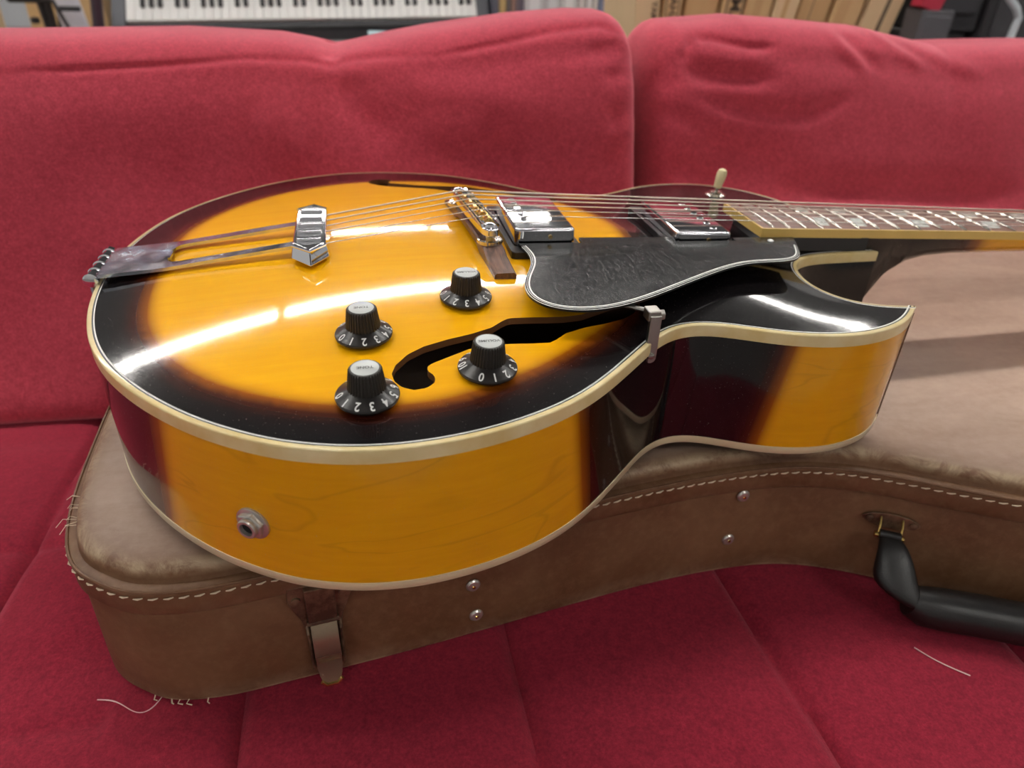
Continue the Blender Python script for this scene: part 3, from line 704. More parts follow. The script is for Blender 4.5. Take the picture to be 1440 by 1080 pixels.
# ---- control knobs
barrel = None
def knob(x_, y_, num0, off_deg, word):
    z0 = h1(x_, y_)
    d = 3.0; nx = -(h1(x_ + d, y_) - h1(x_ - d, y_)) / (2 * d); ny = -(h1(x_, y_ + d) - h1(x_, y_ - d)) / (2 * d)
    up = Vector((nx * .6, ny * .6, 1)).normalized(); q = Vector((0, 0, 1)).rotation_difference(up)
    T = Matrix.Translation((x_, y_, z0 + .2)) @ q.to_matrix().to_4x4()
    b = MB(); b.lathe([(12.6, .8), (13.6, 1.4), (13.85, 2.4), (13.5, 3.1), (9.2, 5.6), (7.8, 6.6)], 64, T); K = b.build('control_knob', 'knob', G, smooth=30)
    b = MB(); b.lathe([(8.3, 5.2), (8.15, 6.2), (7.0, 15.4), (6.6, 16.0), (6.2, 16.15)], 136, T, rmod=lambda j, r, z: 1 + (.03 if j % 4 in (0, 1) else -.045) * (6.9 < r < 8.25 and z > 5.5)); b.build('ribbed_barrel', 'knob_rib', K, smooth=15)
    b = MB(); b.lathe([(5.9, 15.9), (5.9, 16.25), (5.6, 16.35)], 40, T); b.build('knob_insert', 'insert', K)
    b = MB(); vs, fs = text_geo(word, 2.6)
    b.add([T @ Vector((-v[0], -v[1], 16.42)) for v in vs], fs); b.build('insert_print', 'ink_dark', K, smooth=0)
    b = MB()
    for n in range(11):
        a = math.radians(-90 + off_deg + (n - num0) * 30)
        if n == 10: a = math.radians(-90 + off_deg + (10 - num0) * 30 - 2)
        vs, fs = text_geo(str(n), 5.0)
        rad = Vector((math.cos(a), math.sin(a), 0)); tan = Vector((math.sin(a), -math.cos(a), 0))
        out = []
        for v in vs:
            r_ = 11.6 + v[1]; z_ = 3.1 + (13.5 - r_) * (2.5 / 4.3) + .10
            out.append(T @ (rad * r_ + tan * v[0] + Vector((0, 0, z_))))
        b.add(out, fs)
    b.build('knob_numerals', 'ink_white', K, smooth=0)
    return K
knob(-72.9, -172.6, 3, 8, 'TONE')['label'] = 'front left black witch-hat knob nearest the rim'
knob(-72.7, -123.7, 2, 0, 'TONE')['label'] = 'rear left black witch-hat knob'
knob(-18.1, -158.4, 1, 6, 'VOLUME')['label'] = 'front right black witch-hat knob beside the f-hole'
knob(-18.5, -93.8, 3, -6, 'VOLUME')['label'] = 'rear right black witch-hat knob beside the bridge foot'

# ---- selector switch
zx = h1(221, 104)
b = MB(); b.lathe([(8.5, zx - .2), (8.5, zx + .8), (5.2, zx + 1.4), (5.0, zx + 3.2), (2.2, zx + 3.4)], 32, Matrix.Translation((221, 104, 0))); SW = b.build('selector_switch', 'nickel', G)
T = Matrix.Translation((221, 104, zx + 2)) @ Matrix.Rotation(math.radians(10), 4, 'Y')
b = MB(); b.lathe([(1.5, 0), (1.5, 6)], 12, T); b.build('switch_shaft', 'nickel', SW)
b = MB(); b.lathe([(2.6, 4.2), (3.1, 5), (4.0, 13), (4.1, 16), (3.4, 18.6), (1.6, 19.8)], 24, T); b.build('switch_tip', 'cream', SW); 

# ---- output jack on the lower side
jd = np.argmin((OUT[:, 0] + 126) ** 2 + (OUT[:, 1] + 188) ** 2); jn = nu[jd]; jp = OUT[jd]
zax = Vector((jn[0], jn[1], 0)); xax = Vector((-jn[1], jn[0], 0)); R = Matrix((xax, Vector((0, 0, 1)).cross(Vector((0, 0, 0))) if False else Vector((0, 0, 1)), zax)).transposed().to_4x4()
T = Matrix.Translation((jp[0], jp[1], -46.5)) @ R
b = MB(); b.lathe([(8.2, -.6), (8.2, .5), (7.4, .9)], 36, T); JK = b.build('output_jack', 'worn_metal', G); JK['label'] = 'worn nickel output jack in the side'
b = MB(); b.lathe([(6.9, .8), (6.9, 2.6), (6.2, 3.0)], 6, T @ Matrix.Rotation(.3, 4, 'Z')); b.build('jack_nut', 'worn_metal', JK, smooth=0, bevel=.3)
b = MB(); b.lathe([(4.9, 2.4), (4.9, 4.4), (4.4, 5.0), (3.3, 5.0), (3.1, 3.0)], 28, T, cap=False); b.build('jack_bushing', 'worn_metal', JK)
b = MB(); b.lathe([(3.2, 2.6), (3.2, 3.2)], 20, T); b.build('jack_hole', 'hole', JK)

# ================================================================ the guitar case
CASE = root('guitar_case', (0, -140, -190), 'worn brown leatherette guitar case lying flat under the guitar', 'guitar case')
CO = smooth_closed([(-206, -157), (-190, -164.5), (-162, -166.5), (-134, -163.5), (-60, -154), (0, -144.5), (54, -135.5), (100, -129), (140, -125.5), (182, -125.5), (214, -132), (244, -145), (278, -164), (311, -181), (360, -204), (430, -222), (520, -222), (620, -200), (700, -160), (745, -90), (760, 20), (740, 140), (690, 215), (600, 252), (480, 252), (350, 246), (200, 238), (0, 240), (-150, 238), (-212, 215), (-242, 150), (-247, 60), (-245, -30), (-240, -95), (-228, -137)], 5.0, 3)
CN = normals(CO); NC = len(CO)
def case_ring(prof, wear, name, mats, parent, cap_top=False, cap_bot=False, fade=None):
    b = MB(); vs = []; at = []
    for (o, z), w in zip(prof, wear):
        q = CO + CN * o; vs += list(np.c_[q, np.full(NC, z)]); at += [w] * NC
    fs = [(r * NC + i, (r + 1) * NC + i, (r + 1) * NC + (i + 1) % NC, r * NC + (i + 1) % NC) for r in range(len(prof) - 1) for i in range(NC)]
    if cap_top: fs.append(tuple(range(NC)))
    if cap_bot: fs.append(tuple((len(prof) - 1) * NC + i for i in range(NC - 1, -1, -1)))
    b.add(vs, fs); return b.build(name, mats, parent, smooth=40, attrs={'wear': at, 'faded': np.repeat(fade if fade else [0] * len(prof), NC)})
LID = case_ring([(-45, -91.3), (-28, -91.4), (-17, -91.5), (-13, -91.6), (-9.5, -92.3), (-6.8, -94.0), (-5.6, -96.6), (-5.6, -99.5), (-4.6, -101.8), (-1.2, -102.2), (.4, -103.4), (.7, -105.0), (.7, -106.2)], [0, 0, 0, .1, .55, .8, .4, 0, 0, .1, .25, 0, 0], 'lid', 'leather', CASE, cap_top=True, fade=[1, 1, .75, .45, .2, .1, 0, 0, 0, 0, 0, 0, 0])
LID['label'] = 'worn lid top with frayed edges'
case_ring([(.7, -106.2), (.9, -110), (.9, -117.4), (.2, -118.4), (-2.2, -118.8)], [0, 0, .1, .2, 0], 'lid_trim', 'leather', CASE)
case_ring([(-2.4, -118.2), (-1.6, -121), (-.6, -176), (-.6, -186), (-2.2, -189.6), (-6, -190)], [0, 0, 0, .25, .9, .3], 'case_base', 'leather', CASE, cap_bot=True)
# welt under the lid edge and the line of stitching
per = resample(CO, 7.2); pn = normals(per)
b = MB(); n = len(per); nx_ = np.roll(per, -1, 0)
for i in range(n):
    if per[i, 1] > 60 or per[i, 0] > 560: continue
    p = per[i] + pn[i] * 1.15; q = per[i] + (nx_[i] - per[i]) * .68 + pn[i] * 1.15; mth = (p + q) / 2 + pn[i] * .5
    b.tube([(p[0], p[1], -106.4), (mth[0], mth[1], -106.0), (q[0], q[1], -105.6)], [.35, .62, .35], 5)
st = b.build('stitching', 'thread', CASE); st['kind'] = 'stuff'; st['label'] = 'cream stitches along the lid trim'
b = MB(); b.tube([(p[0] + k[0] * .3, p[1] + k[1] * .3, -102.7) for p, k in zip(CO, CN)], .9, 6, closed=True); b.build('welt', 'leather', CASE)
# frayed threads and bits of torn leather on the worn corner
b = MB()
for (x_, y_) in ((-241, -95), (-239, -104), (-239, -113), (-236, -121)):
    j = np.argmin((CO[:, 0] - x_) ** 2 + (CO[:, 1] - y_) ** 2)
    for k in range(2):
        p = CO[(j + k // 2) % NC] - CN[(j + k // 2) % NC] * 6; e = CN[j] / np.linalg.norm(CN[j]); l = random.uniform(4, 10)
        b.tube([(p[0], p[1] + k * random.uniform(0, 4), -95.5), (p[0] + e[0] * l * .6, p[1] + k * 1.3 + e[1] * l * .6, -95 + random.uniform(-1, 2)), (p[0] + e[0] * l, p[1] + k * 1.3 + e[1] * l + random.uniform(-2, 2), -95 + random.uniform(-3, 3))], .22, 4)
for k in range(5):
    x_ = -203 + k * 7.0 + random.uniform(-3, 3); j = np.argmin((CO[:, 0] - x_) ** 2 + (CO[:, 1] + 165) ** 2); p = CO[j]; b.tube([(p[0], p[1] + 2, -187.5), (p[0] + random.uniform(-2, 2), p[1] + .8 - random.uniform(.2, 1.0), -189.5), (p[0] + random.uniform(-2, 2), p[1] - random.uniform(0, 1.2), -190.3)], .4, 4)
fr = b.build('frayed_edge', 'thread', CASE); fr['kind'] = 'stuff'
def on_wall(x_, z_, out=0.0):
    """point and outward direction on the front wall of the case"""
    m_ = CO[:, 1] < 0; j = np.where(m_, np.abs(CO[:, 0] - x_) + np.where(CO[:, 1] > -100, 1e3, 0), 1e9).argmin(); nn_ = CN[j] / np.linalg.norm(CN[j]); y_ = CO[j, 1] + (x_ - CO[j, 0]) * (-nn_[0] / nn_[1])
    zax = Vector((nn_[0], nn_[1], 0)); xax = Vector((-nn_[1], nn_[0], 0))
    R = Matrix((xax, Vector((0, 0, 1)), zax)).transposed().to_4x4()
    return Matrix.Translation((x_ + nn_[0] * out, y_ + nn_[1] * out, z_)) @ R
for (x_, z_) in ((-22.5, -146), (-20.5, -172), (156, -123), (153, -160)):
    T = on_wall(x_, z_, -.6); b = MB(); b.lathe([(4.3, 0), (4.3, .8), (3.4, 1.8), (1.6, 2.1)], 20, T); RV = b.build('rivet', 'worn_metal', CASE)
    b = MB(); b.lathe([(1.3, 2.0), (.9, 2.6)], 12, T); b.build('rivet_centre', 'brass', RV)
# latch
T = on_wall(-107, -148, -.5)
b = MB(); o = [(-16, 33), (16, 33), (16.5, 22), (11, 8), (9, -4), (9, -34), (6, -38.5), (-6, -38.5), (-9, -34), (-9, -4), (-11, 8), (-16.5, 22)]
b.prism(o[::-1], 0, 1.6, fn=lambda v: T @ Vector(v)); LT = b.build('latch', 'old_brass', CASE, smooth=25, bevel=.5); LT['label'] = 'tarnished brass draw latch on the front of the case'
b = MB(); b.box((0, 0, 0), (15.5, 25, 4)); b.v = [tuple(T @ Vector((v[0], v[1] + 20, v[2] + 3))) for v in b.v]; b.build('latch_hinge', 'old_brass', LT, bevel=.8)
b = MB(); b.v = []; b.tube([T @ Vector((-8.5, 7.5, 4)), T @ Vector((8.5, 7.5, 4))], 1.6, 10); b.build('hinge_pin', 'old_brass', LT)
prof = [(8, 3.4), (4, 6.0), (-2, 8.6), (-9, 10.2), (-15, 9.6), (-20, 7.4), (-26, 6.2), (-32, 7.6), (-37, 9.6)]
b = MB(); k = len(prof); w = [6.9] * 6 + [6.8, 6.2, 4.6]
vs = []
for (yy, zz), ww in zip(prof, w): vs += [T @ Vector((-ww, yy, zz)), T @ Vector((ww, yy, zz)), T @ Vector((ww, yy, zz - 1.3)), T @ Vector((-ww, yy, zz - 1.3))]
b.add(vs, [(i * 4 + j, i * 4 + (j + 1) % 4, (i + 1) * 4 + (j + 1) % 4, (i + 1) * 4 + j) for i in range(k - 1) for j in range(4)] + [(3, 2, 1, 0), tuple((k - 1) * 4 + j for j in range(4))])
b.build('latch_lever', mat('pale latch lever', (0.30, 0.22, 0.15), 0.26, 0.65), LT, smooth=30)  # brass lightened, a pale reflection put into its colour
for s_ in (-1, 1):
    b = MB(); b.tube([T @ Vector((s_ * 8.6, 3, 1)), T @ Vector((s_ * 8.6, 0, 4.5)), T @ Vector((s_ * 8.2, -6, 4.5)), T @ Vector((s_ * 8.4, -30, 2.5))], 1.1, 8); b.build('latch_link', 'old_brass', LT)
    b = MB(); b.lathe([(2.4, 1.4), (2.2, 2.6), (1.0, 3.0)], 14, T @ Matrix.Translation((s_ * 12.2, 24, 0))); b.build('latch_rivet', 'old_brass', LT)
b = MB(); b.tube([T @ Vector((-5.6, -35.5, 9.0)), T @ Vector((-3, -37.8, 9.8)), T @ Vector((3, -37.8, 9.8)), T @ Vector((5.6, -35.5, 9.0))], 1.2, 8); b.build('lever_lip', 'brass', LT)
# handle: two plates with loops, flat straps running into a padded grip that rests on the seat
def plate(x_, z_, parent, ang):
    T = on_wall(x_, z_, -.3) @ Matrix.Rotation(ang, 4, 'Z')
    b = MB(); b.prism([(17.5 * math.cos(t), 5.6 * math.sin(t) * (1 if abs(math.cos(t)) < .8 else .9)) for t in np.linspace(0, 2 * math.pi, 24, endpoint=False)], 0, 1.4, fn=lambda v: T @ Vector(v)); pl = b.build('handle_plate', 'old_brass', parent, smooth=30, bevel=.4)
    for s_ in (-1, 1):
        b = MB(); b.lathe([(2.6, 1.3), (2.3, 2.3), (1, 2.8)], 14, T @ Matrix.Translation((s_ * 13.2, 0, 0))); b.build('plate_rivet', 'old_brass', pl)
        b = MB(); b.tube([T @ Vector((s_ * 6.6, 2.5, 1)), T @ Vector((s_ * 6.6, -1, 5)), T @ Vector((s_ * 6.6, -6.5, 7.5))], .8, 8); b.lathe([(1.9, -1.6), (1.9, 1.6)], 12, T @ Matrix.Translation((s_ * 7.2, -7.2, 7.6)) @ Matrix.Rotation(math.pi / 2, 4, 'Y')); b.build('plate_loop', 'brass', pl)
    return T
HD = MB(); TA = None
hroot = None
b = MB(); path = [(252, -183, -173), (259, -187, -175.5), (270, -191, -176.5), (290, -199, -177), (315, -211, -177), (340, -223, -177), (356, -231, -176), (366, -236, -174)]
b.tube(path, [10, 12.6, 13.4, 13.4, 13.4, 13.4, 12.6, 10], 20)
HG_ = b.build('handle_grip', 'black_leather', CASE, smooth=60); HG_['label'] = 'black leather carrying handle resting on the seat'
TA = plate(251, -137, HG_, -.02); TB = plate(351, -142, HG_, 0)
def strap(T, tip, tip2, name):
    A = T @ Vector((0, -5.5, 7.6)); xa = (T.to_3x3() @ Vector((1, 0, 0))).normalized()
    pts_ = [A, A + (Vector(tip) - A) * .30 + Vector((0, -2, 3)), A + (Vector(tip) - A) * .65 + Vector((0, -1, 2)), Vector(tip), Vector(tip2)]
    wid = [6.6, 9.6, 13.0, 14.5, 11]; th = [3.0, 6.0, 10.0, 16.0, 22.0]; vs = []
    for i, p in enumerate(pts_):
        t_ = (pts_[min(i + 1, 4)] - pts_[max(i - 1, 0)]).normalized(); nrm_ = xa.cross(t_).normalized()
        for a in range(12):
            an = 2 * math.pi * a / 12; vs.append(p + xa * (wid[i] * math.copysign(abs(math.cos(an)) ** .6, math.cos(an))) + nrm_ * (th[i] * .55 * math.sin(an)))
    b = MB(); b.add(vs, [(i * 12 + j, i * 12 + (j + 1) % 12, (i + 1) * 12 + (j + 1) % 12, (i + 1) * 12 + j) for i in range(4) for j in range(12)] + [tuple(range(11, -1, -1)), tuple(48 + j for j in range(12))])
    o = b.build(name, 'black_leather', HG_, smooth=70); sb = o.modifiers.new('sub', 'SUBSURF'); sb.levels = 2; sb.render_levels = 2
    b = MB(); b.tube([T @ Vector((-6.4, -6, 8.2)), T @ Vector((6.4, -6, 8.2))], 3.0, 12); b.build('strap_roll', 'black_leather', HG_)
    return o
strap(TA, (243, -178, -168), (262, -189, -176), 'handle_strap'); strap(TB, (375, -234, -168), (358, -232, -176), 'handle_strap')

# ================================================================ the sofa
SOFA = root('sofa', (150, -60, -640), 'red velvet sofa carrying the case and the guitar', 'sofa')
XS = np.concatenate([np.arange(-900, -420, 20), np.arange(-420, 560, 4), np.arange(560, 1401, 20)]); YS = np.concatenate([np.arange(-470, 60, 4), np.arange(60, 520, 12)])
X, Y = np.meshgrid(XS, YS, indexing='ij')
Z = -190.4 - 0.085 * np.clip(Y + 100, 0, 500)
front = np.clip(-(Y + 380), 0, 200); Z = Z - (front / 90.) ** 2 * 40
sx = (X + 0.02 * Y + 3) / 157.0; fx = np.abs(sx - np.round(sx)) * 157
sy = (Y + 8) / 157.0; fy = np.abs(sy - np.round(sy)) * 157
gx_ = np.exp(-(fx / 3.4) ** 2) * 6.0 + np.exp(-(fx / 18.) ** 2) * 3.0
gy_ = (np.exp(-(fy / 4.) ** 2) * 1.6 + np.exp(-(fy / 18.) ** 2) * 2.0) * (X < -225)
wob = 1.1 * np.sin(X / 61. + 1.3 * np.sin(Y / 83.)) + 1.0 * np.sin(Y / 47. + X / 90.)
Z = Z - gx_ - gy_ - 1.2 + .55 * wob * (Y < -175) + .55 * wob * (X < -260)
nX, nY = X.shape
b = MB(); b.add(np.c_[X.ravel(), Y.ravel(), Z.ravel()], [(i * nY + j, (i + 1) * nY + j, (i + 1) * nY + j + 1, i * nY + j + 1) for i in range(nX - 1) for j in range(nY - 1)])
b.build('seat', 'velvet_shaded', SOFA, smooth=70)
b = MB(); b.box((250, 20, -440), (2280, 960, 370)); b.build('sofa_base', 'velvet_shaded', SOFA, bevel=25, seg=4)
b = MB(); b.box((250, 560, -330), (2280, 150, 600)); b.build('sofa_back', 'velvet', SOFA, bevel=30, seg=4)
for xx in (-850, 1350):
    for yy in (-420, 560):
        b = MB(); b.lathe([(22, -640), (30, -560)], 16, Matrix.Translation((xx, yy, -0.0))); b.build('foot', 'dark', SOFA)

def seg_dist(px_, pz_, line):
    """distance to a fold line and how far along it (0..1) the nearest point lies"""
    d = np.full(px_.shape, 1e9); u = np.zeros(px_.shape); tot = sum(math.dist(a, c) for a, c in zip(line[:-1], line[1:])); run = 0.0
    for (a, c) in zip(line[:-1], line[1:]):
        a = np.array(a, float); c = np.array(c, float); e = c - a; l = np.linalg.norm(e); t = np.clip(((px_ - a[0]) * e[0] + (pz_ - a[1]) * e[1]) / (e @ e), 0, 1)
        k = np.hypot(px_ - a[0] - t * e[0], pz_ - a[1] - t * e[1]); w = k < d; d[w] = k[w]; u[w] = (run + t[w] * l) / tot; run += l
    return d, u
def cushion(x0, x1, tops, folds, label, shear, fine_x, r0=34, r1=34):
    tx = [t[0] for t in tops]; tz = [t[1] for t in tops]
    # x samples: fine in view, dense at the rounded ends
    end = np.array([0, .4, 1.2, 2.5, 4.5, 7, 10, 14, 19, 25])
    mid = np.concatenate([np.arange(x0 + r0, fine_x[0], 12), np.arange(max(fine_x[0], x0 + r0), min(fine_x[1], x1 - r1), 3.2), np.arange(fine_x[1], x1 - r1, 12)])
    xs = np.unique(np.round(np.concatenate([x0 + end[end < r0], mid, x1 - end[end < r1]]), 3))
    rows = []
    for x_ in xs:
        zt = float(np.interp(x_, tx, tz))
        cp = [(176, -207), (192, -160), (214, -100), (238, -30), (258, zt - 62), (271, zt - 33), (281, zt - 16), (303, zt - 4), (335, zt), (378, zt - 5), (415, zt - 38), (432, -20), (420, -140), (385, -214), (290, -222), (205, -221)]
        q = np.array(cp, float); n = len(q); o = []
        cnt = [12, 16, 20, 22, 16, 9, 9, 9, 8, 7, 5, 5, 5, 5, 5, 5]
        for i in range(n):
            a, b_, c, d = q[i - 1], q[i], q[(i + 1) % n], q[(i + 2) % n]
            for t in np.linspace(0, 1, cnt[i], endpoint=False): o.append(.5 * ((2 * b_) + (c - a) * t + (2 * a - 5 * b_ + 4 * c - d) * t * t + (3 * b_ - a - 3 * c + d) * t ** 3))
        o = np.array(o); dd = min(x_ - x0, r0) / r0 if x_ - x0 < x1 - x_ else min(x1 - x_, r1) / r1
        s = (1 - (1 - dd) ** 2.6) ** (1 / 2.6); cen = np.array([315, (zt - 222) / 2 + 0.]); 
        ins = (1 - s); o = cen + (o - cen) * np.array([1 - ins * 1.0, 1 - ins * .35]) if dd < 1 else o
        rows.append(np.c_[np.full(len(o), x_), o])
    A = np.array(rows); nx__, ns, _ = A.shape
    Xc, Yc, Zc = A[..., 0].copy(), A[..., 1].copy(), A[..., 2].copy()
    dy = np.zeros(Xc.shape); fr = Yc < 350
    for (line, dep, wid) in folds:
        d, u = seg_dist(Xc, Zc, line); tp = np.clip(np.minimum(u, 1 - u) / .3, 0, 1); tp = .12 + .88 * tp * tp * (3 - 2 * tp); tp = np.where(wid < 4.5, np.clip(tp * 2, 0, 1), tp); dy += np.where(fr, dep * 1.25 * tp * np.exp(-(d / wid) ** 2), 0)
    dy += np.where(fr, 1.6 * np.sin(Xc / 37. + .9 * np.sin(Zc / 41.)) + 1.6 * np.sin(Zc / 33. - Xc / 71.), 0)
    Yc = Yc + dy * .85; Zc = Zc - dy * .25 * (Zc > 30)
    # the rigid case pushes the soft front back
    wz = np.clip((-72 - Zc) / 30, 0, 1); wz = wz * wz * (3 - 2 * wz); wx = np.clip((Xc + 335) / 75, 0, 1); wx = wx * wx * (3 - 2 * wx)
    tgt = 262 + .12 * (Yc - 176); Yc = np.where((Yc < tgt) & fr, Yc + (tgt - Yc) * wz * wx, Yc)
    Xc = Xc + (95 - Zc) * shear
    b = MB(); b.add(np.c_[Xc.ravel(), Yc.ravel(), Zc.ravel()], [(i * ns + j, i * ns + (j + 1) % ns, (i + 1) * ns + (j + 1) % ns, (i + 1) * ns + j) for i in range(nx__ - 1) for j in range(ns)] + [tuple(range(ns - 1, -1, -1)), tuple((nx__ - 1) * ns + j for j in range(ns))])
    return tag(b.build('sofa_cushion', 'velvet', None, smooth=80), label, 'cushion', 'loose back cushions of the red sofa')
cushion(-760, 208, [(-760, 92), (-360, 97), (-214, 101), (-130, 98), (-100, 93), (-80, 88.5), (-62, 92), (-30, 99), (8, 106), (50, 112), (93, 118), (150, 123), (180, 123), (200, 119), (212, 112)],
        [([(-351, 70), (-241, 76), (-160, 82), (-107, 80), (-87, 76), (-63, 81), (-35, 84), (10, 86)], 2.2, 2.6), ([(10, 86), (80, 99), (121, 107), (169, 112), (194, 104)], 3.2, 3.0),
         ([(-87, 78), (-86, 96)], 6, 9), ([(-87, 78), (-70, 45), (-35, 10)], 4, 16), ([(-60, 72), (20, 55), (135, 38)], -4, 20), ([(29, 5), (92, -2)], 5, 14), ([(-20, 30), (60, 20)], -3, 16), ([(150, 88), (188, 99)], 2.5, 7), ([(163, 68), (200, 77)], 2.5, 7), ([(165, 30), (205, 46)], 3, 9), ([(150, -10), (205, 10)], 3, 11), ([(-330, 20), (-200, -40)], 4, 40), ([(-160, 40), (-110, 0)], -3, 22)],
        'red velvet back cushion with a pinched top behind the guitar body', 0.055, (-420, 190), 30, 26)
cushion(217, 1150, [(217, 96), (228, 108), (248, 115), (325, 121), (400, 117), (476, 113), (530, 104), (563, 98), (620, 100), (704, 102), (1150, 98)],
        [([(262, 102), (283, 103), (322, 96), (348, 97)], 4.5, 4), ([(250, 84), (262, 102)], 3, 4), ([(240, 76), (304, 70), (357, 71)], 6, 9), ([(245, 92), (300, 86), (350, 88)], -3, 9), ([(255, 54), (330, 40), (387, 36), (447, 57)], 4.5, 8), ([(216, 68), (249, 62)], 3, 6), ([(410, 110), (459, 73)], -2.5, 7), ([(424, 112), (474, 76)], 2.5, 7), ([(467, 112), (532, 76)], -2.5, 7), ([(503, 100), (607, 71)], -2.5, 8), ([(480, 108), (560, 76)], 2.0, 7), ([(222, 40), (270, 30)], 3, 8), ([(254, 8), (367, -11)], 4, 16), ([(230, -10), (300, -30)], 4, 14), ([(336, -34), (677, -50)], 8, 16)],
        'creased red velvet back cushion behind the guitar neck', 0.055, (225, 720), 34, 34)

# loose pink threads lying on the seat
def thread(path, label):
    P_ = catmull([p[:2] for p in path], 2.5); zz = np.interp(np.linspace(0, 1, len(P_)), np.linspace(0, 1, len(path)), [p[2] for p in path])
    b = MB(); b.tube([(p[0], p[1], z_) for p, z_ in zip(P_, zz)], .38, 5); tag(b.build('loose_thread', 'lint'), label, 'thread', 'lint threads on the seat')
thread([(-234, -152, -192.2), (-222, -153, -191.6), (-215, -164, -191.8), (-206, -170, -191.8), (-200, -163, -191.6), (-199, -156, -191.8)], 'curled pale thread beside the left corner of the case')
thread([(246, -204, -191.4), (248, -210, -191.6), (256, -219, -191.6), (266, -228, -191.6)], 'short pale thread in front of the black handle')

# ================================================================ things behind the sofa
# ---- digital keyboard tilted on a display rack
TI = math.radians(50); KA = math.radians(-1.7)
KP = root('digital_keyboard', (-172, 1950, -18), 'charcoal digital keyboard with white and black keys behind the left cushion', 'keyboard')
def kb(u, w, n): # along the keyboard, along a key, out of the key plane
    y_ = w * math.cos(TI) - n * math.sin(TI); z_ = w * math.sin(TI) + n * math.cos(TI)
    return (-172 + u * math.cos(KA), 1950 + y_, -18 + z_ - u * math.sin(KA))
def kbox(name, u0, u1, w0, w1, n0, n1, m_, parent=KP, bevel=0):
    b = MB(); vs = [kb(u, w, n) for n in (n0, n1) for (u, w) in ((u0, w0), (u1, w0), (u1, w1), (u0, w1))]
    b.add(vs, [(3, 2, 1, 0), (4, 5, 6, 7), (0, 1, 5, 4), (1, 2, 6, 5), (2, 3, 7, 6), (3, 0, 4, 7)]); return b.build(name, m_, parent, smooth=0, bevel=bevel)
kbox('keyboard_casing', -530, 530, -22, 320, -70, -14, 'charcoal', bevel=6)
for u0, u1 in ((-532, -494), (494, 532)): kbox('end_block', u0, u1, -24, 320, -16, 12, 'charcoal', bevel=6)
kbox('control_panel', -494, 494, 150, 320, -16, 14, 'charcoal', bevel=3); kbox('key_slip', -494, 494, -22, -3, -16, -2, 'dark', bevel=2)
KW = 988 / 43.0; pat = [0, 1, 1, 1, 0, 1, 1]                     # E F F# G G# A A# B C C# D D#
names_ = 'EFGABCD'
for i in range(43):
    u = -494 + i * KW; kbox('white_key', u + .8, u + KW - .8, 0, 148, -12, 6, 'key_white')
for i in range(42):
    if names_[i % 7] in 'FGACD':
        u = -494 + (i + 1) * KW; kbox('black_key', u - 5.8, u + 5.8, 39, 148, 4, 16, 'key_black')
for s_ in (-1, 1):
    b = MB(); b.tube([(-172 + s_ * 330, 1960, -60), (-172 + s_ * 330, 2040, -250), (-172 + s_ * 330, 1960, -640)], 16, 10); b.tube([(-172 + s_ * 330, 1960, -60), (-172 + s_ * 330, 2180, 180)], 14, 10); b.build('stand_leg', 'dark', KP)
b = MB(); b.tube([(-502, 2040, -250), (158, 2040, -250)], 14, 10); b.build('stand_bar', 'dark', KP)
b = MB(); b.box((36, 1850, -68), (90, 60, 60)); tag(b.build('blue_box', mat('pale blue card', (0.45, 0.62, 0.68), 0.6), bevel=4), 'pale blue box poking up behind the pinch of the left cushion', 'box')
b = MB(); b.box((36, 1850, -370), (160, 120, 540)); b.box((36, 1850, -104), (200, 160, 12)); tag(b.build('stool', 'dark', bevel=4), 'dark narrow stool holding the pale blue box', 'stool')
# ---- shelf of records / books between keyboard and cartons
SH = root('record_shelf', (590, 1980, -640), 'grey low shelf holding the row of sleeves', 'shelf')
MB().box((590, 1990, -215), (520, 260, 20)).build('shelf_board', 'charcoal', SH)
for xx in (340, 840): MB().box((xx, 1990, -432), (20, 260, 414)).build('shelf_side', 'charcoal', SH)
sp = [(366, 8, (.10, .10, .13)), (375, 22, (.35, .25, .10)), (398, 12, (.10, .09, .09)), (411, 14, (.22, .13, .10)), (426, 10, (.13, .10, .12)), (437, 12, (.09, .08, .11)), (451, 60, (.55, .56, .58)), (513, 48, (.50, .52, .54)), (563, 50, (.60, .61, .62)), (615, 24, (.52, .50, .50)), (641, 18, (.62, .62, .64)), (661, 16, (.56, .54, .53)), (679, 12, (.16, .20, .32)), (692, 16, (.42, .40, .62)), (710, 12, (.60, .58, .52)), (723, 14, (.64, .60, .50)), (739, 10, (.32, .28, .24)), (750, 14, (.60, .50, .34)), (766, 10, (.24, .20, .16)), (778, 12, (.45, .40, .36)), (792, 22, (.055, .065, .10))]
cn_ = ['charcoal', 'olive', 'black', 'brown', 'plum', 'dark grey', 'wide silver grey', 'silver', 'pale silver', 'stone grey', 'white grey', 'warm grey', 'navy', 'lilac', 'ivory', 'cream', 'umber', 'tan', 'dark brown', 'taupe', 'thick navy']
for (x_, w_, c_), nm in zip(sp, cn_):
    b = MB(); hh = 440 + random.uniform(-20, 30); b.box((x_ + w_ / 2, 1975, -205 + hh / 2), (w_ - 1, 200, hh)); b.box((x_ + w_ / 2, 1874.6, -205 + hh * .5), (w_ * .5, 1.2, hh * .5), mi=1)
    tag(b.build('record_sleeve', [mat('sleeve ' + nm, c_, 0.6), mat('sleeve print ' + nm, tuple(min(1, k * 1.25 + .02) for k in c_), 0.6)], bevel=.8), nm + ' sleeve standing upright on the shelf behind the left cushion', 'record', 'sleeves on the record shelf')
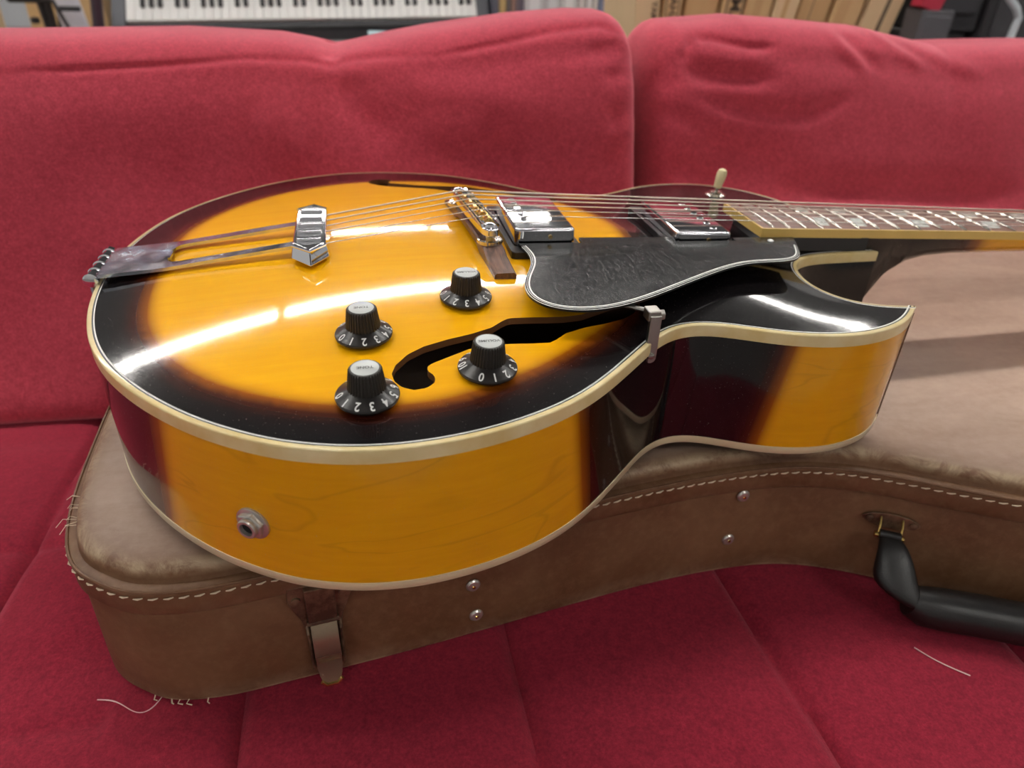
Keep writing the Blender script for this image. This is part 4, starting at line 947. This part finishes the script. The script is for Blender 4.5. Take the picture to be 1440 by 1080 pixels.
# ---- tall cartons
def carton(xa, xb, y_, lean, m_, label, stripes=(), text=None):
    R_ = root('cardboard_box', ((xa + xb) / 2, y_ + 120, -125), label, 'box', 'tall cartons behind the right cushion')
    z0, z1 = -125, 320; zr = 85; xb -= 8
    f = lambda x_, z_: x_ + (z_ - zr) * lean
    def slab_(name, x0, x1, ya, yb, za, zc, mm, parent):
        b = MB(); vs = [(f(x0, za), ya, za), (f(x1, za), ya, za), (f(x1, za), yb, za), (f(x0, za), yb, za), (f(x0, zc), ya, zc), (f(x1, zc), ya, zc), (f(x1, zc), yb, zc), (f(x0, zc), yb, zc)]
        b.add(vs, [(3, 2, 1, 0), (4, 5, 6, 7), (0, 1, 5, 4), (1, 2, 6, 5), (2, 3, 7, 6), (3, 0, 4, 7)]); return b.build(name, mm, parent, smooth=0, bevel=1.5)
    slab_('carton_body', xa + .8, xb - .8, y_, y_ + 240, z0, z1, m_, R_)
    for (x0, x1, mm) in stripes:
        slab_('printed_stripe', x0, x1, y_ - .6, y_ + 2, z0 + 40, z1 - 40, mm, R_)
    if text:
        word, xc, zc, size, mm = text
        vs, fs = text_geo(word, size); b = MB()
        b.add([(f(xc - v[1] * -1 if False else xc + v[1], zc - v[0]), y_ - 1.2, zc - v[0]) for v in vs], [tuple(reversed(q)) for q in fs]); b.build('box_print', mm, R_, smooth=0)
LT_ = root('low_table', (940, 1470, -640), 'grey low table under the row of tall cartons', 'table'); MB().box((930, 1470, -137), (780, 320, 22)).build('table_top', 'charcoal', LT_, bevel=3)
for xx in (570, 1290):
    for yy in (1340, 1600): MB().box((xx, yy, -394), (30, 30, 492)).build('leg', 'charcoal', LT_)
MT['print_brown'] = mat('brown carton print', (0.10, 0.07, 0.045), 0.8)
carton(598, 668, 1350, -.05, 'card3', 'pale carton with small vertical print, left end of the carton row', text=('YAMAHA', 645, 40, 20, 'print_brown'))
carton(670, 722, 1345, 0.0, 'card', 'narrow carton with dark bold print beside the pale carton', [(672, 676, 'print_brown'), (704, 708, 'print_brown')], ('YAMAHA', 690, 90, 26, 'print_brown'))
carton(726, 818, 1352, .05, 'card2', 'plain wide carton left of the framed print')
carton(818, 880, 1343, .09, 'card', 'carton with large print between two dark lines', [(826, 831, 'print_brown'), (868, 873, 'print_brown')], ('YAMAHA', 849, 62, 40, 'print_brown'))
carton(880, 958, 1350, .12, 'card', 'plain carton right of the framed print', [(903, 925, 'card2')])
carton(958, 1028, 1346, .15, 'card3', 'pale carton in the middle of the right half', [(980, 992, 'card2')])
carton(1028, 1118, 1352, .17, 'card2', 'darker ochre carton near the right end of the row', [(1060, 1063, 'print_brown')])
carton(1122, 1205, 1347, .20, 'card', 'wide carton second from the right end', [(1130, 1160, 'card2')])
carton(1214, 1318, 1350, .24, 'card3', 'carton with a black edge line at the right end of the row', [(1262, 1274, 'print_brown')])
# ---- left background: carton, folding stand, white panel, dark pole, board
b = MB(); b.box((-1000, 1720, -180), (190, 120, 920), rotz(0.1)); o = tag(b.build('cardboard_box', 'card3', bevel=3), 'pale carton at the far left edge behind the sofa', 'box')
b = MB(); b.box((-830, 2060, -300), (200, 110, 680)); tag(b.build('cardboard_box', 'card', bevel=3), 'brown carton behind the folding stand at upper left', 'box')
st_ = root('folding_stand', (-830, 1800, -640), 'dark folding instrument stand at the upper left', 'stand')
for a_, c_ in (((-905, 1900, -640), (-800, 1900, 80)), ((-800, 1900, -640), (-860, 1900, 60)), ((-850, 1960, -640), (-835, 1890, 40))):
    b = MB(); b.tube([a_, c_], 9, 8); b.build('stand_tube', 'dark', st_)
b = MB(); b.box((-860, 1890, 28), (130, 40, 26)); b.build('stand_head', 'dark', st_, bevel=6)
b = MB(); b.lathe([(4, -8), (11, -6), (11, 6), (4, 8)], 14, Matrix.Translation((-872, 1880, -26))); b.build('stand_knob', 'dark', st_)
wp = root('white_panel', (-740, 1830, -640), 'white board leaning beside the keyboard', 'panel'); MB().box((-738, 1850, -250), (62, 14, 780), Matrix.Rotation(-.14, 3, 'Y')).build('panel_board', mat('white laminate', (0.62, 0.62, 0.68), 0.5), wp, bevel=2)
MB().box((-738, 1841, -250), (50, 4, 760), Matrix.Rotation(-.14, 3, 'Y')).build('panel_face', mat('grey laminate face', (0.60, 0.60, 0.66), 0.4), wp, bevel=1)
ms = root('music_stand', (-770, 1790, -640), 'thin black music stand in front of the white panel', 'stand'); 
b = MB(); b.tube([(-785, 1790, -640), (-765, 1790, -40)], 5, 8); b.tube([(-765, 1790, -40), (-790, 1790, 30)], 5, 8); b.build('stand_pole', 'dark', ms); MB().box((-752, 1785, 10), (50, 12, 12)).build('stand_clip', 'dark', ms, bevel=3)
b = MB(); b.tube([(-690, 1760, -640), (-690, 1760, -45), (-663, 1760, 130), (-645, 1760, 300)], [14, 14, 14, 10], 10); b.lathe([(40, -640), (34, -625)], 20, Matrix.Translation((-690, 1760, 0))); tag(b.build('dark_pole', mat('dark plum lacquer', (0.035, 0.02, 0.03), 0.4)), 'dark plum pole beside the left end of the keyboard', 'pole')
b = MB(); b.box((-660, 2420, -170), (70, 30, 940)); b.box((-660, 2403, -170), (50, 6, 900)); tag(b.build('wooden_board', 'card2', bevel=2), 'brown wooden board upright behind the left end of the keyboard', 'board')
# ---- right background: amplifiers, red bag, clear tube, pale strap
def amp(c, d, label):
    R_ = root('amplifier', (c[0], c[1], -640), label, 'amplifier', 'dark amplifiers at the upper right')
    MB().box((c[0], c[1], c[2]), d).build('amp_cabinet', 'dark', R_, bevel=8); MB().box((c[0], c[1] - d[1] / 2, c[2] - 20), (d[0] * .86, 6, d[2] * .7)).build('grille_cloth', mat('grille', (0.05, 0.05, 0.055), 0.9), R_)
    MB().box((c[0], c[1] - d[1] / 2 - 1, c[2] + d[2] * .42), (d[0] * .86, 6, d[2] * .08)).build('control_strip', 'charcoal', R_)
    for k in range(5):
        b = MB(); b.lathe([(6, 0), (5, 9)], 12, Matrix.Translation((c[0] - d[0] * .3 + k * d[0] * .15, c[1] - d[1] / 2 - 4, c[2] + d[2] * .42)) @ Matrix.Rotation(math.pi / 2, 4, 'X')); b.build('amp_knob', 'chrome', R_)
amp((1700, 1420, -150), (340, 220, 980), 'tall dark amplifier at the right edge of the background')
amp((1440, 1440, -305), (150, 200, 670), 'smaller dark amplifier beside the cartons')
b = MB(); b.box((1450, 1400, 150), (150, 150, 240)); b.box((1450, 1320, 110), (110, 14, 80)); tag(b.build('gear_bag', mat('black nylon', (0.03, 0.03, 0.035), 0.7), bevel=14, seg=3), 'black nylon bag on top of the smaller amplifier', 'bag')
b = MB(); b.box((1312, 1262, 112), (56, 40, 60), Matrix.Rotation(.25, 3, 'Y')); b.tube([(1300, 1262, 140), (1320, 1262, 165), (1340, 1262, 138)], 4, 8); tag(b.build('red_pouch', mat('red pouch', (0.42, 0.02, 0.05), 0.6), bevel=8, seg=3), 'small red pouch beside the last carton', 'pouch')
b = MB(); b.box((1330, 1270, -300), (90, 60, 764)); b.box((1330, 1240, 40), (70, 4, 60)); tag(b.build('grey_stand', mat('dark grey plastic crate', (0.085, 0.085, 0.095), 0.4), bevel=5), 'dark grey plastic stand under the red pouch', 'stand')
b = MB(); b.tube([(1556, 1240, -640), (1556, 1240, 20), (1560, 1240, 70), (1545, 1240, 90), (1515, 1240, 112), (1500, 1240, 150)], [9, 9, 9, 9, 9, 7], 10); b.lathe([(60, -640), (50, -628)], 20, Matrix.Translation((1556, 1240, 0))); tag(b.build('pale_hook_stand', mat('pale blue enamel', (0.62, 0.70, 0.74), 0.4)), 'pale hooked metal stand in front of the dark amplifier', 'stand')
